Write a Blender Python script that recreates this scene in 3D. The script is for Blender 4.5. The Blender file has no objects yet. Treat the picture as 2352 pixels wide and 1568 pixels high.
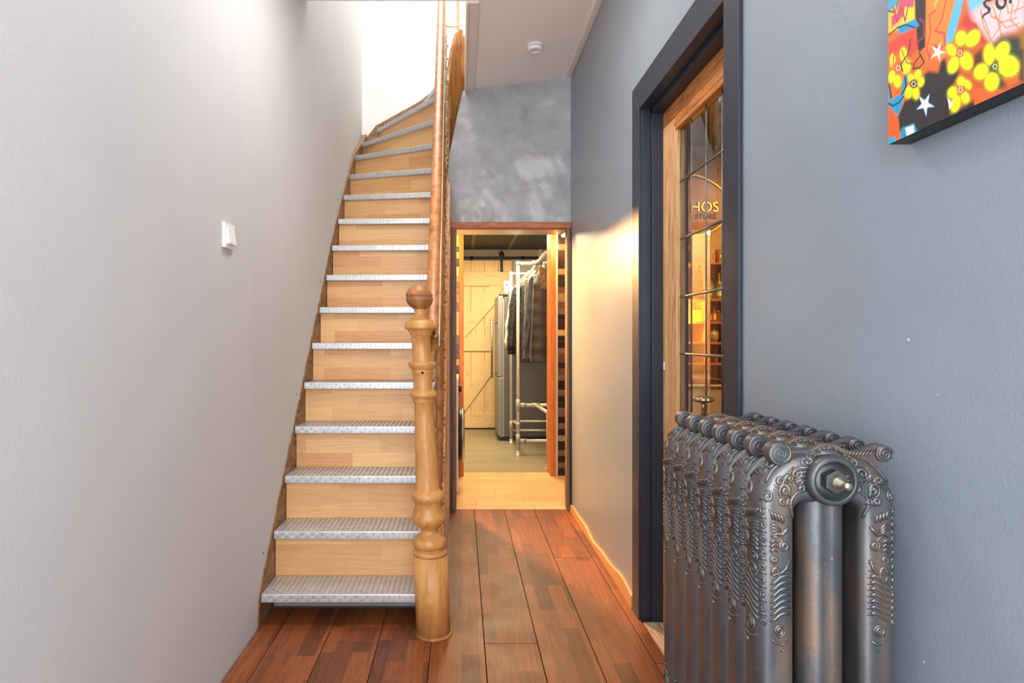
import bpy, math, random
import numpy as np
from mathutils import Vector, Matrix, noise as mnoise
random.seed(7)
R = math.radians
PI = math.pi
S = bpy.context.scene
COL = S.collection
# ---------------------------------------------------------------- camera
F, CX, CY, CH = 1400.0, 1060.0, 777.0, 1.15       # photo frame 2352 x 1568, level lens at 1.15 m
cd = bpy.data.cameras.new('camera'); cam = bpy.data.objects.new('camera', cd); COL.objects.link(cam)
cam.location = (0, 0, CH); cam.rotation_euler = (R(90), 0, 0)
cd.sensor_fit = 'HORIZONTAL'; cd.sensor_width = 36.0; cd.lens = F / 2352 * 36.0
cd.shift_x = (1176 - CX) / 2352; cd.shift_y = -(784 - CY) / 2352
cd.clip_start = 0.02
S.camera = cam
S.view_settings.view_transform = 'Standard'; S.view_settings.look = 'None'
S.view_settings.gamma = 1.0; S.view_settings.use_curve_mapping = False
S.view_settings.exposure = 1.0
# ---------------------------------------------------------------- light
w = bpy.data.worlds.new('daylight'); S.world = w; w.use_nodes = True
w.node_tree.nodes['Background'].inputs[0].default_value = (0.86, 0.93, 1.0, 1)
w.node_tree.nodes['Background'].inputs[1].default_value = 1.7

def area(name, loc, rot, sx, sy, power, col=(1, 1, 1), spread=180):
    l = bpy.data.lights.new(name, 'AREA'); l.shape = 'RECTANGLE'; l.size = sx; l.size_y = sy
    l.energy = power; l.color = col; l.spread = R(spread)
    o = bpy.data.objects.new(name, l); COL.objects.link(o); o.location = loc; o.rotation_euler = [R(a) for a in rot]
    return o
def point(name, loc, power, col, rad=0.03):
    l = bpy.data.lights.new(name, 'POINT'); l.energy = power; l.color = col; l.shadow_soft_size = rad
    o = bpy.data.objects.new(name, l); COL.objects.link(o); o.location = loc
    return o
area('front_door_daylight', (0.0, -1.7, 1.6), (90, 0, 0), 1.5, 2.4, 30, (0.93, 0.96, 1.0))
area('stairwell_skylight', (-0.25, 4.25, 5.5), (0, 0, 0), 1.0, 1.6, 36, (1.0, 0.975, 0.94))
area('hall_fill_light', (-0.1, 2.2, 2.86), (0, 0, 0), 0.5, 0.5, 10, (1.0, 0.93, 0.86))  # added fill that lifts the ceiling and far walls, no lamp known here
WARM = (1.0, 0.66, 0.30)
point('laundry_spot_light', (0.76, 4.86, 1.93), 4, WARM, 0.02)
point('laundry_lamp_light', (-0.28, 4.78, 1.985), 7, WARM, 0.02)
def spot(name, loc, to, power, col, ang, blend, rad=0.02):
    l = bpy.data.lights.new(name, 'SPOT'); l.energy = power; l.color = col; l.spot_size = R(ang); l.spot_blend = blend; l.shadow_soft_size = rad
    o = bpy.data.objects.new(name, l); COL.objects.link(o); o.location = loc
    o.rotation_euler = (Vector(to) - Vector(loc)).to_track_quat('-Z', 'Y').to_euler()
spot('laundry_spot_beam', (-0.28, 4.76, 1.99), (0.735, 3.1, 0.85), 310, (1.0, 0.50, 0.18), 84, 1.0, 0.03)
area('scullery_lamp_light', (0.35, 6.2, 2.25), (0, 0, 0), 0.6, 1.2, 40, (1.0, 0.80, 0.48))
area('bar_lamp_light', (2.45, 3.3, 2.5), (0, 0, 0), 0.7, 0.7, 36, (1.0, 0.68, 0.32))
point('bar_shelf_light', (1.54, 4.30, 1.32), 12.0, (1.0, 0.64, 0.09), 0.02)

# ---------------------------------------------------------------- materials
def lin(c):
    out = []
    for x in c:
        x = x / 255.0
        out.append(x / 12.92 if x <= 0.04045 else ((x + 0.055) / 1.055) ** 2.4)
    return (out[0], out[1], out[2], 1.0)
MATS = {}
def newmat(name):
    m = bpy.data.materials.new(name); m.use_nodes = True
    MATS[name] = m
    return m, m.node_tree, m.node_tree.nodes['Principled BSDF']
def setp(b, **k):
    names = {'rough': 'Roughness', 'metal': 'Metallic', 'ior': 'IOR', 'trans': 'Transmission Weight', 'coat': 'Coat Weight',
             'coatr': 'Coat Roughness', 'spec': 'Specular IOR Level', 'sheen': 'Sheen Weight', 'es': 'Emission Strength', 'alpha': 'Alpha'}
    for kk, vv in k.items(): b.inputs[names[kk]].default_value = vv
def surf(name, cols, scale=(6, 6, 6), rough=0.5, bump=0.0, bscale=None, detail=6, dist=0.0, pos=None, rvar=0.0, bdist=0.002, rand=False, **kw):
    m, nt, b = newmat(name)
    N, L = nt.nodes, nt.links
    tc = N.new('ShaderNodeTexCoord'); mp = N.new('ShaderNodeMapping'); mp.inputs['Scale'].default_value = scale
    L.new(tc.outputs['Object'], mp.inputs[0])
    if rand:
        oi = N.new('ShaderNodeObjectInfo'); ml = N.new('ShaderNodeMath'); ml.operation = 'MULTIPLY'; ml.inputs[1].default_value = 37.0
        L.new(oi.outputs['Random'], ml.inputs[0]); cb = N.new('ShaderNodeCombineXYZ')
        for i in range(3): L.new(ml.outputs[0], cb.inputs[i])
        L.new(cb.outputs[0], mp.inputs['Location'])
    n = N.new('ShaderNodeTexNoise'); n.inputs['Scale'].default_value = 1.0; n.inputs['Detail'].default_value = detail
    n.inputs['Distortion'].default_value = dist; n.inputs['Roughness'].default_value = 0.6
    L.new(mp.outputs[0], n.inputs['Vector'])
    cr = N.new('ShaderNodeValToRGB'); e = cr.color_ramp.elements
    k = len(cols); ps = pos or [0.3 + 0.4 * i / max(1, k - 1) for i in range(k)]
    e[0].position = ps[0]; e[0].color = lin(cols[0]); e[1].position = ps[-1]; e[1].color = lin(cols[-1])
    for i in range(1, k - 1):
        q = e.new(ps[i]); q.color = lin(cols[i])
    L.new(n.outputs[0], cr.inputs[0]); L.new(cr.outputs[0], b.inputs['Base Color'])
    setp(b, rough=rough, **kw)
    if rvar:
        mr = N.new('ShaderNodeMapRange'); mr.inputs[3].default_value = rough - rvar; mr.inputs[4].default_value = rough + rvar
        L.new(n.outputs[0], mr.inputs[0]); L.new(mr.outputs[0], b.inputs['Roughness'])
    if bump:
        mp2 = N.new('ShaderNodeMapping'); mp2.inputs['Scale'].default_value = bscale or scale
        L.new(tc.outputs['Object'], mp2.inputs[0])
        n2 = N.new('ShaderNodeTexNoise'); n2.inputs['Scale'].default_value = 1.0; n2.inputs['Detail'].default_value = 5
        L.new(mp2.outputs[0], n2.inputs['Vector'])
        bp = N.new('ShaderNodeBump'); bp.inputs['Strength'].default_value = bump; bp.inputs['Distance'].default_value = bdist
        L.new(n2.outputs[0], bp.inputs['Height']); L.new(bp.outputs[0], b.inputs['Normal'])
    return m
def strips(name, c1, c2, rowh, length, along='Y', across='X', rough=0.4, grain=(120, 120, 9), gcol=0.35, bump=0.15, mortar=0.0, hue2=None, bias=0.0, **kw):
    """multi-strip wood: strips of random tone, long grain; along/across give the axes"""
    m, nt, b = newmat(name); N, L = nt.nodes, nt.links
    tc = N.new('ShaderNodeTexCoord'); sp = N.new('ShaderNodeSeparateXYZ'); L.new(tc.outputs['Object'], sp.inputs[0])
    cb = N.new('ShaderNodeCombineXYZ'); L.new(sp.outputs[along], cb.inputs[0]); L.new(sp.outputs[across], cb.inputs[1])
    oi = N.new('ShaderNodeObjectInfo'); ml = N.new('ShaderNodeMath'); ml.operation = 'MULTIPLY'; ml.inputs[1].default_value = 23.0
    L.new(oi.outputs['Random'], ml.inputs[0]); cc = N.new('ShaderNodeCombineXYZ'); L.new(ml.outputs[0], cc.inputs[0])
    va = N.new('ShaderNodeVectorMath'); va.operation = 'ADD'; L.new(cb.outputs[0], va.inputs[0]); L.new(cc.outputs[0], va.inputs[1])
    br = N.new('ShaderNodeTexBrick'); br.offset = 0.37; br.inputs['Scale'].default_value = 1.0
    br.inputs['Brick Width'].default_value = length; br.inputs['Row Height'].default_value = rowh
    br.inputs['Mortar Size'].default_value = mortar; br.inputs['Bias'].default_value = bias
    br.inputs['Color1'].default_value = lin(c1); br.inputs['Color2'].default_value = lin(c2); br.inputs['Mortar'].default_value = lin([x * 0.5 for x in c1])
    L.new(va.outputs[0], br.inputs['Vector'])
    mp = N.new('ShaderNodeMapping'); mp.inputs['Scale'].default_value = (grain[2], grain[0], grain[1])
    L.new(va.outputs[0], mp.inputs[0])
    n = N.new('ShaderNodeTexNoise'); n.inputs['Scale'].default_value = 1.0; n.inputs['Detail'].default_value = 7; n.inputs['Distortion'].default_value = 1.2
    L.new(mp.outputs[0], n.inputs['Vector'])
    cr = N.new('ShaderNodeValToRGB'); e = cr.color_ramp.elements
    g = 1 - gcol; e[0].position = 0.32; e[0].color = (g, g * 0.95, g * 0.88, 1); e[1].position = 0.62; e[1].color = (1.06, 1.05, 1.03, 1)
    L.new(n.outputs[0], cr.inputs[0])
    mx = N.new('ShaderNodeMix'); mx.data_type = 'RGBA'; mx.blend_type = 'MULTIPLY'; mx.inputs[0].default_value = 1.0
    L.new(br.outputs[0], mx.inputs[6]); L.new(cr.outputs[0], mx.inputs[7]); L.new(mx.outputs[2], b.inputs['Base Color'])
    n3 = N.new('ShaderNodeTexNoise'); n3.inputs['Scale'].default_value = 5.0; n3.inputs['Detail'].default_value = 6
    L.new(tc.outputs['Object'], n3.inputs['Vector'])
    mr = N.new('ShaderNodeMapRange'); mr.inputs[3].default_value = rough - 0.12; mr.inputs[4].default_value = rough + 0.18
    L.new(n3.outputs[0], mr.inputs[0]); L.new(mr.outputs[0], b.inputs['Roughness'])
    bp = N.new('ShaderNodeBump'); bp.inputs['Strength'].default_value = bump; bp.inputs['Distance'].default_value = 0.001
    L.new(n.outputs[0], bp.inputs['Height']); L.new(bp.outputs[0], b.inputs['Normal'])
    setp(b, **kw)
    return m
def plain(name, col, rough=0.5, **kw):
    m, nt, b = newmat(name); b.inputs['Base Color'].default_value = lin(col); setp(b, rough=rough, **kw); return m
def emis(name, col, strength):
    m, nt, b = newmat(name); b.inputs['Base Color'].default_value = lin(col); b.inputs['Emission Color'].default_value = lin(col)
    b.inputs['Emission Strength'].default_value = strength; return m

M = {}
M['white_wall'] = surf('white_plaster', [(200, 201, 203), (208, 209, 211)], (1.2, 1.2, 1.2), 0.62, 0.55, (230, 230, 230), bdist=0.0012)
M['white_clean'] = surf('white_paint', [(232, 230, 226), (238, 236, 232)], (1, 1, 1), 0.55, 0.3, (120, 120, 120), bdist=0.001)
M['ceil'] = surf('ceiling_paint', [(240, 231, 225), (245, 237, 231)], (1, 1, 1), 0.6, 0.4, (160, 160, 160), bdist=0.001)
M['trim_white'] = surf('trim_paint', [(224, 211, 202), (230, 219, 211)], (3, 3, 3), 0.42)
M['cream'] = surf('cream_paint', [(200, 178, 130), (228, 212, 176)], (30, 30, 30), 0.5, 0.4, (90, 90, 90))
M['cream_white'] = surf('cream_white_paint', [(230, 226, 212), (236, 233, 222)], (10, 10, 10), 0.45)
# grey blue satin paint with small white chips
def wallpaint():
    m = surf('grey_blue_paint', [(138, 149, 160), (149, 160, 171)], (1.4, 1.4, 2.2), 0.36, 0.5, (190, 190, 190), bdist=0.0011, rvar=0.05)
    nt = m.node_tree; N, L = nt.nodes, nt.links; b = N['Principled BSDF']
    src = b.inputs['Base Color'].links[0].from_socket
    tc = N.new('ShaderNodeTexCoord'); v = N.new('ShaderNodeTexVoronoi'); v.inputs['Scale'].default_value = 9.0
    L.new(tc.outputs['Object'], v.inputs['Vector'])
    lt = N.new('ShaderNodeMath'); lt.operation = 'LESS_THAN'; lt.inputs[1].default_value = 0.022; L.new(v.outputs['Distance'], lt.inputs[0])
    mx = N.new('ShaderNodeMix'); mx.data_type = 'RGBA'; L.new(lt.outputs[0], mx.inputs[0]); L.new(src, mx.inputs[6]); mx.inputs[7].default_value = lin((220, 224, 228))
    L.new(mx.outputs[2], b.inputs['Base Color'])
    return m
M['grey_wall'] = wallpaint()
M['lumpy'] = surf('lumpy_grey_paint', [(150, 152, 156), (172, 174, 178), (156, 155, 156)], (5, 5, 5), 0.29, 0.55, (60, 60, 60), bdist=0.003, rvar=0.06)
M['navy'] = surf('navy_paint', [(36, 43, 56), (41, 49, 63)], (8, 8, 8), 0.38, 0.2, (120, 120, 40))
M['door_wood'] = surf('stripped_pine', [(160, 104, 58), (220, 168, 116), (232, 190, 142)], (70, 70, 4.5), 0.5, 0.6, (90, 90, 6), detail=8, dist=1.0, pos=[0.33, 0.48, 0.7])
M['door_wood_h'] = surf('stripped_pine_rail', [(128, 66, 24), (196, 122, 60), (214, 146, 84)], (70, 5, 70), 0.5, 0.6, (90, 6, 90), detail=8, dist=1.2, pos=[0.33, 0.48, 0.7])
M['brown_dark'] = surf('dark_brown_wood', [(62, 42, 36), (92, 68, 58)], (60, 60, 5), 0.55)
M['lead'] = surf('lead_came', [(92, 92, 92), (128, 126, 120)], (40, 40, 40), 0.45, metal=0.6)
M['glass'] = plain('clear_glass', (250, 246, 236), 0.0, trans=1.0, ior=1.5)
M['stair_wood'] = surf('honey_wood', [(126, 74, 28), (196, 130, 62), (216, 156, 88)], (55, 55, 5), 0.42, 0.35, (70, 70, 7), detail=8, dist=0.8, pos=[0.28, 0.5, 0.72])
M['post_wood'] = surf('turned_oak', [(170, 112, 56), (202, 142, 78), (214, 158, 94)], (30, 30, 9), 0.40, 0.35, (80, 80, 12), detail=8, dist=0.8, pos=[0.25, 0.48, 0.7])
M['post_dark'] = surf('worn_oak_ball', [(108, 66, 34), (160, 104, 56), (190, 132, 76)], (22, 22, 16), 0.42, 0.25, (60, 60, 20), pos=[0.3, 0.5, 0.7])
M['rail_wood'] = surf('handrail_wood', [(128, 72, 30), (176, 112, 54), (194, 136, 82)], (30, 4, 30), 0.40, 0.3, (50, 8, 50), detail=8, dist=0.6, pos=[0.3, 0.5, 0.72])
M['old_string'] = surf('worn_string_wood', [(84, 58, 38), (136, 100, 66), (166, 130, 92)], (60, 8, 24), 0.62, 0.8, (70, 10, 30), detail=9, dist=1.0)
M['bal_wood'] = surf('baluster_wood', [(120, 72, 34), (164, 106, 52), (180, 122, 66), (222, 206, 168)], (26, 26, 22), 0.5, 0.4, (60, 60, 60), pos=[0.3, 0.5, 0.66, 0.70])
M['riser'] = strips('beech_laminate', (230, 184, 128), (208, 154, 102), 0.067, 0.36, 'X', 'Z', 0.36, (110, 110, 5), 0.09, 0.05)
M['alu'] = surf('chequer_aluminium', [(196, 196, 196), (214, 215, 216)], (30, 30, 30), 0.40, 0.1, (200, 200, 200), metal=0.6, rvar=0.08)
M['alu_lug'] = surf('chequer_lug_aluminium', [(150, 150, 150), (200, 200, 200)], (60, 60, 60), 0.3, metal=0.85)
M['floor_plank'] = strips('merbau_parquet', (146, 80, 40), (100, 53, 29), 0.0667, 0.42, 'Y', 'X', 0.44, (75, 75, 6), 0.34, 0.25, spec=0.38)
M['floor_base'] = plain('dark_gap', (40, 26, 20), 0.7)
M['light_plank'] = strips('pale_oak_laminate', (224, 184, 130), (210, 168, 112), 0.5, 1.4, 'X', 'Y', 0.42, (40, 40, 3), 0.14, 0.05)
M['threshold'] = surf('grey_worn_wood', [(110, 88, 66), (168, 146, 118), (190, 172, 148)], (60, 6, 20), 0.7, 0.8, (70, 8, 30), dist=0.8)
M['mdf'] = surf('raw_mdf', [(212, 158, 100), (220, 170, 112)], (20, 20, 20), 0.6)
M['beam'] = surf('worn_red_wood', [(120, 66, 38), (170, 100, 60), (196, 140, 100)], (6, 60, 60), 0.55, 0.5, (8, 80, 80), dist=0.8)
M['orange_wood'] = surf('varnished_pine', [(186, 96, 22), (214, 124, 36)], (50, 50, 4), 0.42, 0.1, (60, 60, 5), dist=0.8)
M['ply'] = surf('plywood_edge', [(96, 68, 48), (150, 116, 84)], (160, 6, 3), 0.6)
M['brown_notch'] = surf('brown_jamb', [(82, 40, 14), (120, 64, 24)], (40, 40, 4), 0.5)
M['panel_blue'] = surf('grey_panel_paint', [(150, 156, 166), (162, 168, 178)], (3, 3, 3), 0.5)
M['barn'] = surf('knotty_pine', [(186, 124, 64), (234, 198, 140), (240, 208, 152)], (26, 26, 3.2), 0.5, 0.2, (60, 60, 5), dist=1.6, pos=[0.24, 0.4, 0.7], rand=True)
M['black_metal'] = plain('black_steel', (34, 34, 36), 0.45, metal=0.7)
M['fridge'] = surf('fridge_grey', [(128, 126, 126), (136, 134, 133)], (4, 4, 4), 0.38, metal=0.3)
M['fridge_side'] = surf('fridge_side_grey', [(88, 86, 86), (96, 94, 93)], (4, 4, 4), 0.45)
M['steel'] = surf('brushed_steel', [(150, 150, 150), (176, 176, 176)], (20, 20, 4), 0.3, metal=0.9)
M['pipe'] = surf('galvanised_pipe', [(200, 196, 184), (222, 218, 206)], (24, 24, 24), 0.38, metal=0.35)
M['pipe_fit'] = surf('galvanised_fitting', [(160, 156, 146), (196, 192, 180)], (60, 60, 60), 0.45, 0.3, (90, 90, 90), metal=0.5)
M['concrete_tile'] = surf('taupe_floor_tile', [(134, 124, 100), (156, 146, 120)], (1.6, 7, 4), 0.4)
M['grout'] = plain('pale_grout', (216, 206, 180), 0.7)
M['ceil_dark'] = surf('dark_ceiling_panel', [(40, 40, 40), (50, 50, 50)], (30, 30, 30), 0.6)
M['ceil_strip'] = plain('ceiling_grid_strip', (104, 88, 66), 0.5)
M['scullery_wall'] = surf('scullery_paint', [(196, 188, 178), (202, 195, 186)], (2, 2, 2), 0.6)
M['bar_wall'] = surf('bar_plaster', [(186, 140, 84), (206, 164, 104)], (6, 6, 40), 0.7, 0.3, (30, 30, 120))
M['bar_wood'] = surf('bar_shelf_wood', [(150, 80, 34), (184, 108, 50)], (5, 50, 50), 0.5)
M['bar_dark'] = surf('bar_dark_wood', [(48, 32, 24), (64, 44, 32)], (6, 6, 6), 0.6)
M['beige'] = plain('beige_panel', (176, 150, 120), 0.5)
M['black'] = plain('black_plastic', (22, 22, 24), 0.4)
M['white_plastic'] = plain('white_plastic', (240, 240, 240), 0.3)
M['washer'] = plain('washer_enamel', (196, 204, 218), 0.3)
M['brass'] = surf('old_brass', [(120, 96, 68), (176, 146, 108)], (40, 40, 40), 0.32, metal=0.9)
M['nickel'] = plain('worn_nickel', (214, 206, 180), 0.25, metal=0.95)

def iron():
    m = surf('cast_iron', [(74, 75, 78), (100, 101, 104), (128, 124, 120)], (9, 9, 3.5), 0.36, 0.35, (150, 150, 110), bdist=0.0009, metal=0.7, rvar=0.08)
    nt = m.node_tree; N, L = nt.nodes, nt.links; b = N['Principled BSDF']
    src = b.inputs['Base Color'].links[0].from_socket
    tc = N.new('ShaderNodeTexCoord'); oi = N.new('ShaderNodeObjectInfo')
    mp = N.new('ShaderNodeMapping'); mp.inputs['Scale'].default_value = (22, 16, 5)
    L.new(tc.outputs['Object'], mp.inputs[0]); L.new(oi.outputs['Location'], mp.inputs['Location'])
    n = N.new('ShaderNodeTexNoise'); n.inputs['Scale'].default_value = 1; n.inputs['Detail'].default_value = 8; L.new(mp.outputs[0], n.inputs['Vector'])
    cr = N.new('ShaderNodeValToRGB'); e = cr.color_ramp.elements; e[0].position = 0.47; e[0].color = (0, 0, 0, 1); e[1].position = 0.62; e[1].color = (0.75, 0.75, 0.75, 1)
    L.new(n.outputs[0], cr.inputs[0])
    mx = N.new('ShaderNodeMix'); mx.data_type = 'RGBA'; L.new(cr.outputs[0], mx.inputs[0]); L.new(src, mx.inputs[6]); mx.inputs[7].default_value = lin((146, 118, 96))
    v = N.new('ShaderNodeTexVoronoi'); v.inputs['Scale'].default_value = 38; L.new(tc.outputs['Object'], v.inputs['Vector'])
    lt = N.new('ShaderNodeMath'); lt.operation = 'LESS_THAN'; lt.inputs[1].default_value = 0.075; L.new(v.outputs['Distance'], lt.inputs[0])
    mx2 = N.new('ShaderNodeMix'); mx2.data_type = 'RGBA'; L.new(lt.outputs[0], mx2.inputs[0]); L.new(mx.outputs[2], mx2.inputs[6]); mx2.inputs[7].default_value = lin((176, 124, 86))
    L.new(mx2.outputs[2], b.inputs['Base Color'])
    return m
M['iron'] = iron()
M['iron_plain'] = surf('dark_iron_plug', [(74, 76, 78), (98, 98, 96)], (30, 30, 30), 0.4, metal=0.6)

# ---------------------------------------------------------------- mesh helpers
class MB:
    def __init__(s): s.v = []; s.f = []; s.sm = []
    def add(s, vs, fs, smooth=False):
        o = len(s.v); s.v += [tuple(p) for p in vs]; s.f += [tuple(i + o for i in q) for q in fs]; s.sm += [smooth] * len(fs); return s
    def box(s, x0, x1, y0, y1, z0, z1):
        vs = [(x, y, z) for z in (z0, z1) for y in (y0, y1) for x in (x0, x1)]
        return s.add(vs, [(0, 2, 3, 1), (4, 5, 7, 6), (0, 1, 5, 4), (2, 6, 7, 3), (0, 4, 6, 2), (1, 3, 7, 5)])
    def prism(s, poly, axis, a, b, smooth=False):
        """poly: list of 2D points in the other two axes (xyz order), extruded along axis from a to b"""
        n = len(poly)
        def mk(p, t):
            if axis == 'X': return (t, p[0], p[1])
            if axis == 'Y': return (p[0], t, p[1])
            return (p[0], p[1], t)
        vs = [mk(p, a) for p in poly] + [mk(p, b) for p in poly]
        fs = [tuple(range(n)), tuple(range(2 * n - 1, n - 1, -1))] + [(i, i + n, (i + 1) % n + n, (i + 1) % n) for i in range(n)]
        s.add(vs, fs)
        if smooth:
            for i in range(n): s.sm[-1 - i] = True
        return s
    def hexa(s, lo, hi):
        """lo, hi: four 3D points each"""
        return s.add(list(lo) + list(hi), [(0, 3, 2, 1), (4, 5, 6, 7), (0, 1, 5, 4), (1, 2, 6, 5), (2, 3, 7, 6), (3, 0, 4, 7)])
    def lathe(s, prof, c=(0, 0, 0), n=24, axis='Z', tilt=None, rad=None):
        vs = []; fs = []
        for (r, h) in prof:
            for k in range(n):
                a = 2 * PI * k / n; rr = r * (rad(a) if rad else 1)
                x, y = rr * math.cos(a), rr * math.sin(a)
                if axis == 'Z': p = (x, y, h)
                elif axis == 'Y': p = (x, h, y)
                else: p = (h, x, y)
                if tilt: p = tilt(p)
                vs.append((p[0] + c[0], p[1] + c[1], p[2] + c[2]))
        m = len(prof)
        for i in range(m - 1):
            for k in range(n):
                fs.append((i * n + k, i * n + (k + 1) % n, (i + 1) * n + (k + 1) % n, (i + 1) * n + k))
        fs.append(tuple(range(n - 1, -1, -1))); fs.append(tuple((m - 1) * n + k for k in range(n)))
        return s.add(vs, fs, True)
    def tube(s, pts, r, n=8, up=(0, 0, 1)):
        pts = [Vector(p) for p in pts]; m = len(pts); vs = []; fs = []
        rs = r if isinstance(r, (list, tuple)) else [r] * m
        pu = None
        for i, p in enumerate(pts):
            d = (pts[min(i + 1, m - 1)] - pts[max(i - 1, 0)])
            d = d.normalized() if d.length > 1e-9 else Vector((0, 0, 1))
            if pu is None:
                u = d.cross(Vector(up))
                if u.length < 1e-3: u = d.cross(Vector((1, 0, 0)))
            else: u = pu - d * pu.dot(d)
            u.normalize(); v = d.cross(u); pu = u
            for k in range(n):
                a = 2 * PI * k / n; q = p + (u * math.cos(a) + v * math.sin(a)) * rs[i]; vs.append(tuple(q))
        for i in range(m - 1):
            for k in range(n): fs.append((i * n + k, i * n + (k + 1) % n, (i + 1) * n + (k + 1) % n, (i + 1) * n + k))
        fs.append(tuple(range(n - 1, -1, -1))); fs.append(tuple((m - 1) * n + k for k in range(n)))
        return s.add(vs, fs, True)
    def grid(s, fn, nu, nv, smooth=True):
        vs = [fn(i / nu, j / nv) for j in range(nv + 1) for i in range(nu + 1)]
        fs = [(j * (nu + 1) + i, j * (nu + 1) + i + 1, (j + 1) * (nu + 1) + i + 1, (j + 1) * (nu + 1) + i) for j in range(nv) for i in range(nu)]
        return s.add(vs, fs, smooth)
    def ball(s, c, r, nu=8, nv=5, sq=(1, 1, 1)):
        prof = [(max(1e-5, math.sin(PI * i / nv)) * r, -math.cos(PI * i / nv) * r) for i in range(nv + 1)]
        return s.lathe(prof, c, nu, tilt=lambda p: (p[0] * sq[0], p[1] * sq[1], p[2] * sq[2]))
    def mesh(s, name, mat, loc=(0, 0, 0)):
        me = bpy.data.meshes.new(name)
        me.from_pydata([(a - loc[0], b - loc[1], c - loc[2]) for a, b, c in s.v], [], s.f)
        me.polygons.foreach_set('use_smooth', s.sm); me.materials.append(mat)
        import bmesh
        bm = bmesh.new(); bm.from_mesh(me); bmesh.ops.recalc_face_normals(bm, faces=bm.faces); bm.to_mesh(me); bm.free()
        me.update(); return me
    def build(s, name, mat, parent=None, loc=None, bevel=0.0, seg=2, world=None):
        """vertices are world coordinates; the object's origin sits at loc (world)"""
        pl = wloc(parent) if parent else Vector((0, 0, 0))
        if loc is None: loc = pl
        o = bpy.data.objects.new(name, s.mesh(name, mat, loc)); COL.objects.link(o)
        o.location = Vector(loc) - pl; o.parent = parent
        if bevel:
            b = o.modifiers.new('bevel', 'BEVEL'); b.width = bevel; b.segments = seg; b.limit_method = 'ANGLE'; b.angle_limit = R(40)
            for p in o.data.polygons: p.use_smooth = True
            wn = o.modifiers.new('wn', 'WEIGHTED_NORMAL'); wn.keep_sharp = True
        return o
def wloc(o):
    l = Vector((0, 0, 0))
    while o: l += o.location; o = o.parent
    return l
def tag(o, label=None, cat=None, group=None, kind=None):
    if label: o['label'] = label
    if cat: o['category'] = cat
    if group: o['group'] = group
    if kind: o['kind'] = kind
    return o
def thing(name, loc, label, cat, group=None):
    o = bpy.data.objects.new(name, None); COL.objects.link(o); o.location = loc; o.empty_display_size = 0.05
    return tag(o, label, cat, group)
def struct(o, label=None): return tag(o, label, kind='structure')
def at(px, py, Y): return Vector(((px - CX) * Y / F, Y, CH + (CY - py) * Y / F))
def dup(o, loc, parent=None):
    c = o.copy(); COL.objects.link(c); c.location = loc; c.parent = parent if parent else o.parent
    for ch in o.children:
        d = ch.copy(); COL.objects.link(d); d.parent = c
    return c

XL, XR, ZC = -0.81, 0.735, 2.916
YE = 4.10                                    # end wall with the low opening
# ================================================================ ROOM SHELL
# left wall (bends a little where the stair winds) and stairwell back wall
b = MB()
b.prism([(XL, -0.6), (XL, 4.15), (-0.848, 5.2), (-1.0, 5.2), (-1.0, -0.6)], 'Z', -0.1, 5.6)
struct(b.build('wall_left', M['white_wall']), 'white plastered wall along the staircase')
struct(MB().box(-1.0, 1.6, 5.2, 5.3, 2.36, 5.6).build('wall_back', M['white_clean']), 'bright white wall at the top of the stairwell')
# right wall, around the door opening
b = MB(); W2 = 0.90
b.box(XR, W2, -0.6, 1.66, -0.1, ZC + 0.1); b.box(XR, W2, 2.51, 4.25, -0.1, ZC + 0.1); b.box(XR, W2, 1.66, 2.51, 2.112, ZC + 0.1)
struct(b.build('wall_right', M['grey_wall']), 'grey blue painted wall with the leaded glass door')
# ceiling with stair opening
b = MB(); b.box(-1.0, 1.0, 0.5, 3.19, ZC, ZC + 0.2); b.box(0.045, 1.0, 3.19, 5.2, ZC, ZC + 0.2)
cl = struct(b.build('ceiling', M['ceil']), 'pale hall ceiling beside the stair opening')
b = MB(); b.box(0.040, 0.092, 3.19, 4.5, ZC - 0.012, ZC + 0.004)
struct(b.build('trim_1', M['trim_white'], bevel=0.002), 'flat pale strip along the stair opening edge')
b = MB(); b.box(0.026, 0.040, 3.19, 4.5, ZC - 0.016, ZC + 0.42)
struct(b.build('trim_2', M['trim_white'], bevel=0.002), 'white board facing the stair opening')
b = MB(); b.box(0.700, XR, -0.6, 4.2, ZC - 0.016, ZC + 0.002)
struct(b.build('trim_3', M['trim_white'], bevel=0.003), 'pale strip where ceiling meets the grey wall')
# upstairs shell
struct(MB().box(1.5, 1.6, 3.0, 5.2, ZC + 0.2, 5.6).build('wall_upstairs', M['white_clean']), 'white upstairs wall beside the landing')

struct(MB().box(-1.0, 1.6, 2.8, 5.3, 5.6, 5.7).build('ceiling', M['white_clean']), 'unseen upstairs ceiling added to block sky light')  # out of view, caps the stairwell to shut off the world light
struct(MB().box(-1.0, 1.6, 2.7, 2.8, ZC + 0.2, 5.6).build('wall_sky_block', M['white_clean']), 'unseen upstairs wall added to keep sky light off the stairwell')  # out of view, added so world light misses the stairwell back wall
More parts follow.
